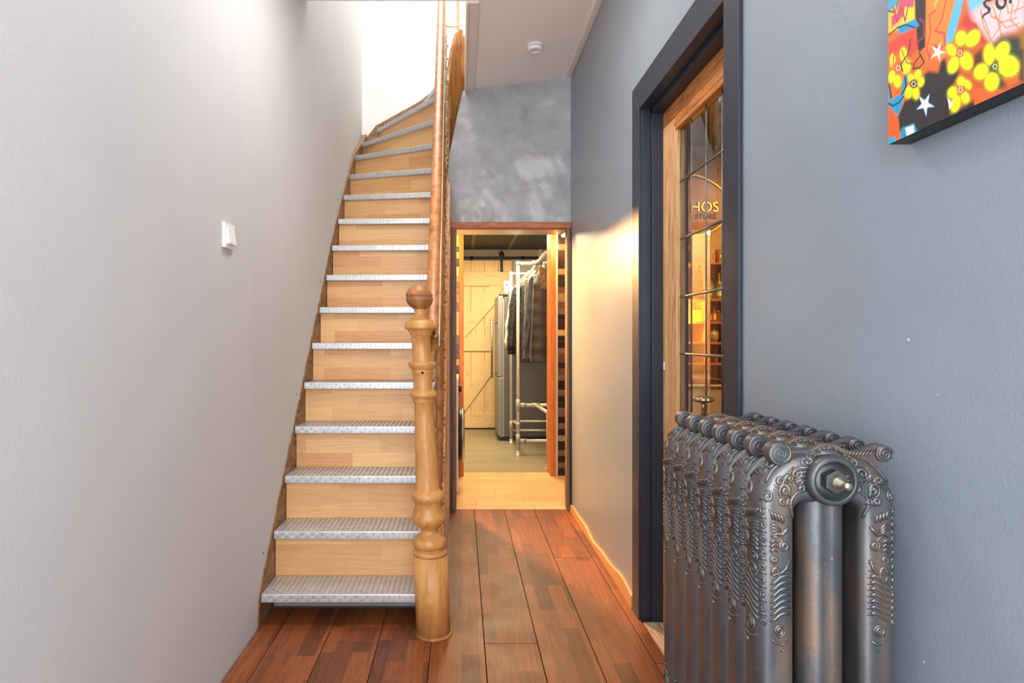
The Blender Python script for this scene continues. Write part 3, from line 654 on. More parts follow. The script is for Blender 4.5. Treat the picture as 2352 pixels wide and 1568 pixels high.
poly([(960, 230), (1030, 70), (1100, 200), (1220, 380), (1170, 420), (1040, 300)], (206, 66, 46), 0.010)
poly([(1070, 200), (1110, 210), (1170, 330), (1210, 380), (1160, 400)], RED, 0.002)
poly([(1000, 300), (1200, 400), (1220, 820), (1080, 900), (900, 820), (900, 600)], (214, 90, 36), 0.012)
poly([(1090, 500), (1160, 440), (1180, 560), (1120, 640), (1080, 620)], (96, 44, 34), 0.008)
# dark lower field
poly([(600, 700), (680, 640), (770, 650), (790, 560), (830, 520), (870, 650), (960, 640), (900, 780), (880, 1020), (1090, 900), (1120, 980), (880, 1060), (600, 1220), (420, 1190), (400, 1060), (470, 900), (600, 860)], BLK, 0.006)
poly([(1190, 480), (1340, 320), (1560, 300), (1560, 740), (1400, 790), (1300, 820), (1220, 720)], (56, 62, 46), 0.012)
poly([(1340, 700), (1500, 560), (1500, 740), (1400, 790)], (226, 104, 40), 0.006); poly([(1080, 800), (1300, 800), (1360, 820), (1100, 960)], (236, 100, 36), 0.003)
poly([(1500, 260), (1560, 220), (1560, 420), (1520, 420)], (176, 116, 40), 0.01)
poly([(310, 950), (400, 1000), (425, 1200), (390, 1290), (310, 1310)], (240, 96, 36), 0.003)
poly([(310, 760), (350, 900), (400, 860), (440, 760), (480, 640), (540, 560), (540, 640), (480, 760), (440, 960), (400, 1040), (330, 960)], CYA, 0.003)
poly([(470, 560), (580, 560), (640, 700), (560, 640), (500, 700)], (232, 104, 40), 0.004)
poly([(370, 760), (440, 760), (430, 860), (390, 850)], (236, 104, 36), 0.002)
# flowers: petals + centre
def flower(cx, cy, petals, ccol, vein):
    for (x, y, rx, ry, rot) in petals: ell(x, y, rx * 1.12, ry * 1.12, (170, 190, 30), rot, 0.006, 0.8)
    for (x, y, rx, ry, rot) in petals: ell(x, y, rx, ry, YEL, rot, 0.002)
    for (x, y, *_r) in petals: stroke([(cx, cy), (cx + (x - cx) * 0.25, cy + (y - cy) * 0.25)], 0.002, vein)
    ell(cx, cy, 34, 40, ccol, 0, 0.002)
    for i in range(6): ell(cx + 18 * math.cos(i * 1.05), cy + 22 * math.sin(i * 1.05), 6, 9, (240, 236, 190), 0, 0.0006)
flower(965, 475, [(975, 345, 52, 68, 8), (1080, 345, 58, 86, 35), (888, 450, 42, 60, -30), (905, 585, 48, 78, 20), (1022, 548, 58, 84, -12)], (214, 76, 36), (190, 60, 30))
flower(1280, 600, [(1230, 490, 52, 96, 0), (1345, 460, 62, 92, 25), (1402, 595, 96, 98, -20), (1155, 645, 62, 76, 30), (1252, 735, 66, 84, 10)], (70, 86, 40), (60, 80, 30))
flower(970, 810, [(975, 735, 38, 46, 0), (1035, 762, 32, 46, -30), (898, 832, 44, 56, 25), (1012, 878, 38, 54, -10), (926, 935, 42, 78, 15)], (206, 96, 40), (150, 90, 30))
flower(548, 755, [(585, 668, 30, 46, 20), (525, 705, 28, 42, -20), (612, 738, 30, 48, 15), (503, 828, 34, 58, 10), (566, 838, 32, 58, -5)], (60, 50, 30), (40, 40, 30))
flower(408, 612, [(455, 490, 32, 66, 0), (358, 545, 26, 60, 0), (482, 600, 40, 66, 10), (350, 690, 30, 58, 12), (402, 732, 36, 56, 0)], (220, 90, 40), (60, 40, 30))
# outlines
stroke([(320, 320), (400, 250), (480, 222), (560, 250)], 0.0022, BLK); stroke([(320, 100), (380, 110), (415, -20)], 0.0022, BLK)
stroke([(520, 350), (500, 480), (430, 580), (450, 640)], 0.0022, BLK); stroke([(600, 480), (640, 560), (600, 610), (540, 620), (560, 560), (610, 500)], 0.0024, BLK)
stroke([(325, 760), (345, 880)], 0.003, BLK); stroke([(320, 930), (360, 955), (420, 920), (455, 870)], 0.0026, BLK); stroke([(470, 690), (480, 780), (440, 850)], 0.003, BLK)
stroke([(850, -40), (800, 180), (740, 280), (820, 300), (830, 400), (780, 460), (740, 400)], 0.0028, PNK); stroke([(740, 100), (690, 130), (700, 280), (665, 440), (690, 530), (710, 400)], 0.0028, PNK)
stroke([(600, 170), (640, 200), (640, 330), (590, 370)], 0.0034, MAG); stroke([(440, 450), (480, 560), (540, 580)], 0.0026, MAG, op=0.7); stroke([(370, 480), (360, 600), (390, 560)], 0.0022, PNK)
for q in ([(360, 60), (400, 200), (440, 60), (470, 190), (500, 40)],): stroke(q, 0.003, (190, 60, 100))
# star
def star(cx, cy, r1, r2, col, rot=0):
    poly([(cx + (r1 if i % 2 == 0 else r2) * math.sin(PI * i / 5 + rot), cy - 1.25 * (r1 if i % 2 == 0 else r2) * math.cos(PI * i / 5 + rot)) for i in range(10)], col, 0.001)
star(650, 940, 92, 34, (70, 160, 200), 0.5); star(650, 940, 82, 28, WHT, 0.5)
star(765, 470, 80, 24, (250, 226, 220), 0.35)
poly([(850, 870), (900, 930), (870, 990)], WHT, 0.001)
poly([(440, 1150), (550, 1110), (590, 1200), (470, 1260), (415, 1240)], (30, 150, 190), 0.004); poly([(470, 1150), (548, 1125), (556, 1195), (485, 1225)], WHT, 0.002)
poly([(318, 1250), (385, 1225), (388, 1290), (318, 1320)], (40, 170, 205), 0.001)
# lettering "so."
def sp(cx, cy, pts): return [(cx + x, cy + y) for x, y in pts]
stroke(sp(1205, 60, [(62, -90), (40, -62), (5, -58), (-25, -35), (-10, -5), (25, 20), (20, 50), (-20, 70), (-35, 95)]), 0.0032, (24, 34, 42)); ell(1228, 88, 16, 20, (24, 34, 42))
stroke(sp(1335, 15, [(40 * math.cos(a), 58 * math.sin(a)) for a in [2 * PI * i / 14 for i in range(15)]]), 0.0042, (24, 34, 42)); ell(1420, 15, 16, 20, (24, 34, 42))
vs = np.stack([np.full(Ug.size, PXf - 0.0007), (PY1 - Ug).ravel(), (PZ0 + Vg).ravel()], 1)
vs -= np.array([XR, 0.80, 1.467])
idx = np.arange((nv + 1) * (nu + 1)).reshape(nv + 1, nu + 1)
q = np.stack([idx[:-1, :-1], idx[:-1, 1:], idx[1:, 1:], idx[1:, :-1]], -1).reshape(-1, 4)
me = bpy.data.meshes.new('print'); me.from_pydata(vs.tolist(), [], q.tolist())
ca = me.color_attributes.new('print_colour', 'FLOAT_COLOR', 'POINT')
ca.data.foreach_set('color', np.concatenate([img.reshape(-1, 3), np.ones((img.shape[0] * img.shape[1], 1))], 1).astype(np.float32).ravel())
m, nt, bs = newmat('canvas_print'); an = nt.nodes.new('ShaderNodeVertexColor'); an.layer_name = 'print_colour'
nt.links.new(an.outputs[0], bs.inputs['Base Color']); setp(bs, rough=0.45)
me.materials.append(m); o = bpy.data.objects.new('print', me); COL.objects.link(o); o.parent = pt
# the rest of the canvas above / beside the frame of view: plain warm colours
MB().box(PXf - 0.0006, PXf, PY0 + 0.002, PY1 - UW, PZ0 + 0.001, PZ1).build('print_side', plain('print_orange', (236, 130, 50), 0.45), pt)
MB().box(PXf - 0.0006, PXf, PY1 - UW, PY1 - 0.001, PZ0 + VH, PZ1).build('print_side', plain('print_yellow', (230, 190, 60), 0.45), pt)

# ================================================================ RADIATOR
RX, RY0, PITCH, NS = 0.582, 0.996, 0.0684, 7
ra = thing('radiator', (RX, 1.20, 0), 'ornate cast iron column radiator beside the leaded door', 'radiator')
HW, ZB, ZTP, CR = 0.080, 0.125, 0.927, 0.052
LEG = ZTP - CR
def rpath(s):
    """centre line of the left half: s = height on the leg, then round the shoulder to the middle; returns point (dx,z), outward normal"""
    if s <= LEG: return (-HW, s), (-1.0, 0.0)
    a = (s - LEG) / CR
    if a <= PI / 2: return (-HW + CR - CR * math.cos(a), LEG + CR * math.sin(a)), (-math.cos(a), math.sin(a))
    return (-HW + CR + (s - LEG - CR * PI / 2), ZTP), (0.0, 1.0)
SMID = LEG + CR * PI / 2 + (HW - CR)
def rrad(s): 
    t = min(1, max(0, (s - LEG) / (CR * PI / 2))); return 0.0275 + 0.012 * t
BT, RC = 0.0318, 0.015
def xsec(w_, a):
    """w_: arc length round the column, 0 = middle of the outer side, growing towards the viewer; returns (outward, towards viewer)"""
    sg = 1 if w_ >= 0 else -1; t = abs(w_); f1 = BT - RC; q = RC * PI / 2; f2 = 2 * (a - RC)
    if t <= f1: d, y = a + 0.0022 * (1 - (t / BT) ** 2), t
    elif t <= f1 + q: g = (t - f1) / RC; d, y = a - RC + RC * math.cos(g), f1 + RC * math.sin(g)
    elif t <= f1 + q + f2: d, y = a - RC - (t - f1 - q), BT
    elif t <= f1 + 2 * q + f2: g = (t - f1 - q - f2) / RC; d, y = -a + RC - RC * math.sin(g), f1 + RC * math.cos(g)
    else: d, y = -a, max(0.0, f1 - (t - f1 - 2 * q - f2))
    return d, sg * y
def perim(a): return 2 * (BT - RC) + 2 * (RC * PI / 2) + 2 * (a - RC)
def rsurf(s, w_, lift=0.0, mir=False, flip=False, frac=False):
    (x, z), (nx, nz) = rpath(s); a = rrad(s)
    if frac: w_ = w_ * perim(a)
    d, y = xsec(w_, a)
    l = math.hypot(d, y) or 1
    d2, y2 = xsec(w_ + 0.0005, a); tx, ty = d2 - d, y2 - y; tl_ = math.hypot(tx, ty) or 1
    d += ty / tl_ * lift if True else 0; y -= tx / tl_ * lift
    X, Z = x + nx * d, z + nz * d
    if mir: X = -X
    if flip: Z = ZTP + ZB - Z
    return (RX + X, RY0 - y, Z)
b = MB()
zmid = (ZTP + ZB) / 2
svals = [zmid + (LEG - zmid) * i / 6 for i in range(7)] + [LEG + (SMID - LEG) * i / 14 for i in range(1, 15)]
for mir in (False, True):
    for flip in (False, True):
        b.grid(lambda u, v: rsurf(svals[int(round(v * 20))], 2 * u - 1, 0, mir, flip, True), 44, 20)
# crest plate with wavy top
cp = []
for i in range(33):
    t = i / 32; x = RX - 0.078 + 0.170 * t; z = 0.975 + 0.0065 * math.cos(t * 4 * PI) - 0.001
    cp.append((x, z))
b.prism([(RX - 0.070, 0.945)] + cp + [(RX + 0.082, 0.945)], 'Y', RY0 - 0.021, RY0 - 0.003, smooth=True)
# middle fluted column
def midc(u, v):
    a = 2 * PI * u; f = 1 - 0.13 * math.cos(4 * a) ** 2 * (1 if abs(math.sin(a)) > 0.3 else 0.5)
    f = 1 - 0.16 * (math.exp(-((abs(math.degrees(math.atan2(math.sin(a), math.cos(a)))) - 90) / 14) ** 2))
    sp_ = 1 + 0.25 * max(0, (abs(v - 0.5) - 0.46) / 0.04)
    return (RX + 0.036 * math.cos(a) * sp_, RY0 + 0.030 * math.sin(a) * f, ZB + (ZTP - ZB) * v)
b.grid(midc, 32, 40)
for z in (ZTP, ZB): b.lathe([(0.0001, -PITCH / 2 + 0.0002), (0.033, -PITCH / 2 + 0.0002), (0.033, PITCH / 2 - 0.0002), (0.0001, PITCH / 2 - 0.0002)], (RX, RY0, z), 20, axis='Y')
sec = b.build('section', M['iron'], ra, loc=(RX, RY0, 0))
# relief ornament
rb = MB()
def rel(pts, r, mir=False, flip=False, n=6):
    P_ = [rsurf(s, w_, 0.0, mir, flip) for (w_, s) in pts]
    m_ = len(P_)
    rs = [r * (0.35 + 0.65 * math.sin(PI * min(1, 0.12 + 0.88 * i / (m_ - 1)) ** 0.7) ** 0.6) if m_ > 2 else r for i in range(m_)]
    rb.tube(P_, [max(x * 1.3, 0.0004) for x in rs], n)
def spiral(w0, s0, r, turns, sgn=1, a0=0, tail=None):
    pts = []; k = int(13 * turns) + 2
    for i in range(k):
        t = i / (k - 1); a = a0 + sgn * 2 * PI * turns * t; rr = r * (0.08 + 0.92 * t)
        pts.append((w0 + rr * math.cos(a), s0 + rr * math.sin(a)))
    if tail: pts += tail
    return pts
def arc(x0, y0, x1, y1, bend, n=7):
    dx, dy = x1 - x0, y1 - y0
    return [(x0 + dx * t - dy * bend * math.sin(PI * t), y0 + dy * t + dx * bend * math.sin(PI * t)) for t in [i / (n - 1) for i in range(n)]]
ST = LEG                                          # where the shoulder begins
DES = []
def add(pts, r=0.0021): DES.append((pts, r))
def band(w0, sg, wide):
    k = wide / 0.022
    W = lambda x: w0 + x * k * sg
    add(spiral(w0, 0.688, 0.014 * k, 2.4, sg, 0), 0.0024)
    add([(W(-0.018), 0.672), (W(-0.008), 0.666), (W(0.006), 0.668), (W(0.018), 0.676)], 0.0022); add([(W(-0.006), 0.658), (W(-0.005), 0.6585)], 0.0034)
    for i in range(7):
        z = 0.708 + i * 0.0098
        add([(W(-0.019), z + 0.006), (W(-0.012), z + 0.009), (W(0.0), z + 0.005), (W(0.010), z - 0.002), (W(0.019), z - 0.006)], 0.0028)
        add([(W(-0.020), z + 0.004), (W(-0.020), z + 0.0045)], 0.0034)
    add([(W(0.008 + 0.008 * math.cos(a * PI / 6)), 0.776 + 0.012 * math.sin(a * PI / 6)) for a in range(13)], 0.0022)
    add([(W(-0.020), 0.800), (W(-0.014), 0.786), (W(-0.004), 0.779), (W(0.012), 0.776), (W(0.020), 0.778)], 0.0024)
    for z in (0.782, 0.794): add([(W(-0.019), z), (W(-0.019), z + 0.0005)], 0.0036)
    add(spiral(W(0.011), 0.800, 0.0085 * k, 1.7, -sg, 1.0), 0.0024)
    add(spiral(W(-0.010), 0.822, 0.0105 * k, 1.8, sg, 0.5, [(W(0.002), 0.836), (W(0.016), 0.838)]), 0.0028)
    for i in range(3): add([(W(0.019), 0.812 + i * 0.007), (W(0.012), 0.818 + i * 0.007), (W(0.003), 0.812 + i * 0.007)], 0.0026)
    add([(W(-0.020), 0.852), (W(-0.012), 0.846), (W(-0.006), 0.840), (W(0.006), 0.842), (W(0.018), 0.836)], 0.0028)
    for i in range(3): add([(W(-0.002), 0.838 + i * 0.004), (W(0.010), 0.846 + i * 0.005), (W(0.020), 0.846 + i * 0.005)], 0.0024)
    add([(W(-0.014), 0.866), (W(-0.014), 0.8665)], 0.0042)
    for i in range(4): add([(W(-0.008 + i * 0.007), 0.858 + i * 0.002), (W(-0.006 + i * 0.007), 0.868 + i * 0.002), (W(0.001 + i * 0.007), 0.872 + i * 0.002)], 0.0026)
    add(spiral(W(-0.006), 0.892, 0.010 * k, 1.5, sg, 2.2, [(W(0.010), 0.905), (W(0.020), 0.903)]), 0.0026)
    add(spiral(W(0.010), 0.925, 0.0095 * k, 1.7, -sg, 3.6, [(W(-0.004), 0.915), (W(-0.016), 0.913)]), 0.0028)
    add(spiral(W(-0.011), 0.938, 0.0085 * k, 1.6, sg, 0.0), 0.0026)
    for i in range(3): add([(W(-0.019 + i * 0.004), 0.905 + i * 0.002), (W(-0.012 + i * 0.005), 0.912 + i * 0.003), (W(-0.002 + i * 0.004), 0.909 + i * 0.003)], 0.0026)
    for i in range(4):
        x = -0.016 + i * 0.008
        add([(W(x + 0.010), 0.930 + i * 0.003), (W(x + 0.004), 0.942 + i * 0.003), (W(x), 0.958), (W(x - 0.002), 0.978)], 0.0022)
band(-0.001, 1, 0.025)
band(0.0535, -1, 0.0165)
for i in range(9):                                # bead-like curls along the front corner
    add(spiral(0.0285, 0.700 + i * 0.022, 0.0055, 1.2, 1 if i % 2 else -1, i), 0.0021)
    add([(0.0235, 0.711 + i * 0.022), (0.029, 0.714 + i * 0.022), (0.034, 0.710 + i * 0.022)], 0.0022)
# long ribs running round the shoulder
for w0 in (-0.022, -0.012, -0.002, 0.010): add([(w0, ST + 0.034 + 0.075 * i / 10) for i in range(11)], 0.0016)
# scrolls on the front of the bar
for (w0, s0, r, t, sg, a0) in ((0.056, ST + 0.036, 0.012, 1.9, 1, 0.5), (0.048, ST + 0.062, 0.011, 1.9, -1, 2.5), (0.072, ST + 0.060, 0.008, 1.6, 1, 0), (0.040, ST + 0.040, 0.008, 1.5, -1, 1.0), (0.036, ST + 0.078, 0.008, 1.5, 1, 3.0), (0.070, ST + 0.022, 0.007, 1.5, -1, 3.0), (0.034, ST + 0.018, 0.007, 1.4, 1, 0), (0.062, ST + 0.082, 0.008, 1.6, 1, 0)):
    add(spiral(w0, s0, r, t, sg, a0), 0.0025)
add(arc(0.078, ST - 0.01, 0.080, ST + 0.07, 0.10, 12), 0.0024); add(arc(0.024, ST + 0.03, 0.026, ST + 0.10, 0.10, 12), 0.0022)
for (pts, r) in DES:
    rel(pts, r, False, False); rel(pts, r, True, False)
    if max(p[1] for p in pts) < 0.88: rel(pts, r, False, True, 5)
# volutes at both top corners and the shell in the middle
for cx_, rr, sg in ((RX - 0.0735, 0.0185, 1), (RX + 0.092, 0.0135, -1)):
    rb.lathe([(0.0001, -0.026), (rr * 0.9, -0.026), (rr * 0.95, -0.0259), (rr * 0.985, -0.0250), (rr, -0.0235), (rr, -0.020), (rr, -0.006), (rr * 0.96, -0.002), (rr * 0.9, 0.0), (0.0001, 0.0005)], (cx_, RY0, 0.966), 20, axis='Y')
    P_ = []
    for i in range(40):
        t = i / 39; a = 0.6 + sg * 2 * PI * 2.2 * t; q_ = rr * (0.06 + 0.86 * t); P_.append((cx_ + q_ * math.cos(a), RY0 - 0.0262, 0.966 + q_ * math.sin(a)))
    rb.tube(P_, [(0.0012 + 0.0014 * i / 39) * (1 if i < 37 else 0.5) for i in range(40)], 6)
for i in range(7):                              # acanthus strokes on the crest
    for sg in (-1, 1):
        x0 = RX + 0.005 + sg * (0.028 + i * 0.0055); rb.tube([(x0, RY0 - 0.0205, 0.960), (x0 + sg * 0.006, RY0 - 0.022, 0.967), (x0 + sg * 0.014, RY0 - 0.0205, 0.972)], [0.0008, 0.0018, 0.0008], 5)
rb.lathe([(0.0001, -0.002), (0.026, -0.002), (0.024, 0.004), (0.016, 0.009), (0.0001, 0.011)][::-1], (RX + 0.004, RY0 - 0.020, 0.955), 24, axis='Y', tilt=lambda p: (p[0], -p[1], p[2] * 0.85))
for i in range(9):
    a = PI * (0.08 + 0.84 * i / 8); rb.ball((RX + 0.004 + 0.028 * math.cos(a), RY0 - 0.026, 0.950 + 0.026 * math.sin(a)), 0.0026, 6, 4)
for i in range(24):                             # beading around the hub
    a = 2 * PI * i / 24
    if math.sin(a) > 0.1: rb.ball((RX - 0.002 + 0.047 * math.cos(a), RY0 - 0.0315, ZTP + 0.004 + 0.045 * math.sin(a)), 0.0024, 6, 4)
tag(rb.build('relief', M['iron'], sec, loc=(RX, RY0, 0)), 'raised scroll and leaf casting', kind='stuff')
for k in range(1, NS): dup(sec, Vector((RX, RY0 + k * PITCH, 0)) - wloc(ra), ra)
for k in (0, NS - 1):
    for sx in (-1, 1):
        MB().lathe([(0.0001, 0), (0.026, 0), (0.020, 0.02), (0.017, 0.06), (0.026, 0.11), (0.0001, 0.11)], (RX + sx * HW, RY0 + k * PITCH, 0), 16).build('foot', M['iron'], ra)
# end plug: ring, recessed disc, hex boss, air valve
pg = MB().lathe([(0.0001, -0.030), (0.030, -0.030), (0.030, -0.047), (0.0325, -0.0485), (0.0385, -0.046), (0.0400, -0.040), (0.0400, -0.022), (0.0001, -0.022)], (RX, RY0, ZTP), 48, axis='Y').build('end_plug', M['iron_plain'], ra, loc=(RX, RY0, ZTP))
MB().lathe([(0.0001, -0.030), (0.028, -0.031), (0.024, -0.034), (0.018, -0.036), (0.0001, -0.036)], (RX, RY0, ZTP), 40, axis='Y').build('plug_disc', M['iron_plain'], pg, loc=(RX, RY0, ZTP))
MB().prism([(RX + 0.019 * math.cos(PI / 3 * i + 0.5), ZTP + 0.019 * math.sin(PI / 3 * i + 0.5)) for i in range(6)], 'Y', RY0 - 0.052, RY0 - 0.036).build('hex_boss', M['iron_plain'], pg, loc=(RX, RY0, ZTP), bevel=0.0015)
b = MB().lathe([(0.0001, -0.052), (0.010, -0.052), (0.009, -0.058), (0.0068, -0.059), (0.0068, -0.066), (0.0045, -0.067), (0.0045, -0.075), (0.0056, -0.076), (0.0056, -0.081), (0.0001, -0.081)], (RX, RY0, ZTP), 20, axis='Y')
tag(b.build('air_valve', M['nickel'], pg, loc=(RX, RY0, ZTP)), 'small shiny bleed valve')
# valve with flower handwheel at the far end
VY = RY0 + (NS - 1) * PITCH + 0.085; VX = 0.584 * 1.0
vx = (1615 - CX) * VY / F
MB().tube([(RX, VY - 0.052, ZTP), (RX, VY - 0.02, ZTP), (vx, VY, ZTP)], 0.014, 14).build('valve_pipe', M['brass'], ra)
MB().lathe([(0.0001, ZTP - 0.03), (0.017, ZTP - 0.03), (0.019, ZTP), (0.019, ZTP + 0.03), (0.014, ZTP + 0.037), (0.0001, ZTP + 0.037)], (vx, VY, 0), 18).build('valve_body', M['brass'], ra)
MB().tube([(vx, VY, ZTP - 0.03), (vx, VY, 0.0)], 0.010, 12).build('valve_pipe', M['brass'], ra)
ZW = CH + (CY - 917) * VY / F
MB().lathe([(0.0001, ZTP + 0.037), (0.0045, ZTP + 0.037), (0.0045, ZW), (0.0001, ZW)], (vx, VY, 0), 12).build('valve_stem', M['brass'], ra)
MB().lathe([(0.0001, ZW - 0.006), (0.016, ZW - 0.007), (0.0245, ZW - 0.004), (0.0265, ZW), (0.023, ZW + 0.005), (0.010, ZW + 0.009), (0.0001, ZW + 0.009)], (vx, VY, 0), 64, rad=lambda a: 1 - 0.13 * (1 - abs(math.sin(4 * a))) ** 2).build('handwheel', M['brass'], ra)

# ================================================================ LAUNDRY ROOM behind the low opening
Y1 = 5.10
fb = bpy.data.objects.new('floor', None); COL.objects.link(fb); struct(fb, 'pale oak laminate floor of the laundry room')
MB().box(-0.9, 1.05, 4.107, 5.24, -0.12, -0.012).build('subfloor', M['floor_base'], fb)
yy = [4.107, 4.20, 4.33, 4.46, 4.66, 4.86, 5.05, 5.235]
for i in range(len(yy) - 1):
    cut = [-0.9, [0.5, 0.1, 0.45, 0.25, 0.6, -0.1, 0.3][i], 1.05]
    for j in range(2): MB().box(cut[j] + 0.0006, cut[j + 1] - 0.0006, yy[i] + 0.0008, yy[i + 1] - 0.0008, -0.012, 0.0005).build('plank', M['light_plank'], fb, bevel=0.0008, seg=1)
struct(MB().box(-0.07, 1.1, 4.16, 5.3, 2.10, 2.14).box(-1.0, -0.07, 4.24, 5.3, 2.055, 2.08).build('ceiling', M['white_clean']), 'low laundry room ceiling')
struct(MB().box(-1.0, -0.9, 4.16, 5.3, -0.1, 2.1).build('wall_left', M['white_clean']), 'laundry side wall behind the washing machine')
struct(MB().box(1.05, 1.15, 4.16, 5.3, -0.1, 2.1).build('wall_right', M['white_clean']), 'laundry side wall on the right')
b = MB().box(-0.9, -0.10, 4.115, 4.16, -0.1, 1.88)
struct(b.build('wall_partition', M['white_clean']), 'partition between stairs and laundry')
b = MB(); b.box(-0.9, -0.019, Y1 + 0.012, Y1 + 0.20, -0.1, 2.1); b.box(0.808, 1.05, Y1 + 0.012, Y1 + 0.20, -0.1, 2.1)
tw = struct(b.build('wall_tiled', M['grout']), 'wall with brown and beige tile strips around the inner doorway')
TC = {'d': (42, 32, 32), 'b': (64, 44, 34), 'm': (98, 72, 58), 't': (150, 116, 88), 'p': (116, 92, 84), 'c': (196, 160, 118), 'g': (142, 136, 116), 'k': (28, 22, 26)}
for k_, c_ in TC.items(): M['tile_' + k_] = surf('tile_' + k_, [tuple(int(x * 0.92) for x in c_), tuple(min(255, int(x * 1.08)) for x in c_)], (50, 50, 20), 0.22)
rt = [(535, 561, 'd'), (561, 575, 't'), (575, 596, 'b'), (596, 617, 'd'), (617, 631, 't'), (631, 645, 'd'), (645, 659, 'd'), (659, 673, 'm'), (673, 694, 't'), (694, 708, 'm'), (708, 722, 'p'), (722, 735, 'k'), (735, 757, 'd'), (757, 771, 'c'),
      (771, 785, 'd'), (785, 799, 'k'), (799, 813, 'p'), (813, 832, 'm'), (832, 846, 'd'), (846, 860, 'm'), (860, 874, 'p'), (874, 895, 'k'), (895, 909, 'p'), (909, 923, 'k'), (923, 936, 'd'), (936, 957, 'p'), (957, 971, 'k'), (971, 985, 'p'), (985, 999, 'k'), (999, 1013, 'g'), (1013, 1033, 'd'), (1033, 1047, 'p'), (1047, 1061, 'k'), (1061, 1075, 'p'), (1075, 1093, 'k')]
zt = lambda y: CH + (CY - y) * (Y1 + 0.006) / F
def tile(x0, x1, y0, y1, c):
    z1, z0 = zt(y0), max(0.002, zt(y1)); MB().box(x0, x1, Y1, Y1 + 0.012, z0 + 0.0016, z1 - 0.0016).build('tile', M['tile_' + c], tw, bevel=0.001, seg=1)
for (y0, y1, c) in rt: tile(0.790, 0.888, y0, y1, c); 
for i, (y0, y1, c) in enumerate(rt): tile(0.892, 0.99, y0, y1, rt[(i * 7 + 3) % len(rt)][2])
lt = [(535, 567, 'c'), (567, 578, 'd'), (578, 594, 'c'), (594, 612, 'd'), (612, 634, 'c'), (634, 648, 't'), (648, 660, 'm'), (660, 675, 'p'), (675, 695, 't'), (695, 715, 'm'), (715, 770, 'c'), (770, 790, 'm'), (790, 811, 'd'), (811, 824, 'b'), (824, 839, 'c'), (839, 858, 'd'), (858, 878, 'd'), (878, 900, 'c')]
for (y0, y1, c) in lt: tile(-0.120, -0.021, y0, y1, c)
# inner varnished frame
idf = bpy.data.objects.new('door_2', None); COL.objects.link(idf); struct(idf, 'orange varnished pine frame of the inner doorway')
MB().box(-0.019, 0.018, Y1 - 0.02, Y1 + 0.20, 0.0, 2.062).build('frame_post', M['orange_wood'], idf, bevel=0.003)
MB().box(0.742, 0.786, Y1 - 0.02, Y1 + 0.20, 0.0, 2.062).build('frame_post', M['orange_wood'], idf, bevel=0.003)
MB().box(0.786, 0.806, Y1 - 0.005, Y1 + 0.20, 0.0, 2.062).build('frame_lining', M['grout'], idf, bevel=0.002)
M['orange_head'] = surf('varnished_pine_head', [(190, 84, 6), (212, 104, 14)], (4, 50, 50), 0.8, spec=0.15)
MB().box(-0.019, 0.806, Y1 - 0.02, Y1 + 0.20, 2.062, 2.098).build('frame_head', M['orange_head'], idf, bevel=0.003)
# spot lamps
bulb = emis('bulb', (255, 214, 140), 60)
for (x, y, lab) in ((0.815, 4.88, 'small glowing ceiling spot above the tile strip'), (-0.28, 4.80, 'glowing laundry ceiling spot hidden behind the lintel')):
    sp_ = thing('spotlight', (x, y, 2.1), lab, 'spotlight')
    MB().lathe([(0.0001, 2.1), (0.024, 2.1), (0.024, 2.06), (0.020, 2.04), (0.0001, 2.04)], (x, y, 0), 18).build('housing', M['white_plastic'], sp_)
    zz = 1.976 if x > 0.5 else 2.03
    MB().lathe([(0.0001, 2.045), (0.008, 2.045), (0.008, zz + 0.012), (0.0001, zz + 0.012)], (x, y, 0), 12).build('stem', M['white_plastic'], sp_)
    MB().ball((x, y, zz), 0.016, 14, 8).build('bulb', bulb, sp_)
# washing machine
wm = thing('washing_machine', (-0.31, 4.72, 0), 'white washing machine with a black porthole, seen edge-on at the left', 'washing machine')
MB().box(-0.62, -0.024, 4.43, 5.02, 0.03, 0.80).build('body', M['washer'], wm, bevel=0.01)
MB().box(-0.62, -0.022, 4.43, 5.02, 0.80, 0.86).build('control_panel', M['washer'], wm, bevel=0.008)
dp = MB().lathe([(0.0001, 0.0), (0.20, 0.0), (0.20, 0.026), (0.17, 0.044), (0.0001, 0.044)], (-0.024, 4.76, 0.40), 36, axis='X').build('porthole', M['black'], wm)
MB().lathe([(0.195, 0.026), (0.208, 0.026), (0.208, 0.034), (0.195, 0.048), (0.185, 0.048)], (-0.024, 4.76, 0.40), 36, axis='X').build('porthole_rim', M['steel'], dp, loc=wloc(dp))
MB().lathe([(0.0001, 0), (0.026, 0), (0.024, 0.022), (0.0001, 0.022)], (-0.022, 4.62, 0.77), 18, axis='X').build('knob', M['black'], wm)
for (x, y) in ((-0.57, 4.47), (-0.07, 4.47), (-0.57, 4.98), (-0.07, 4.98)):
    MB().lathe([(0.0001, 0), (0.02, 0), (0.02, 0.032), (0.0001, 0.032)], (x, y, 0), 10).build('foot', M['black'], wm)

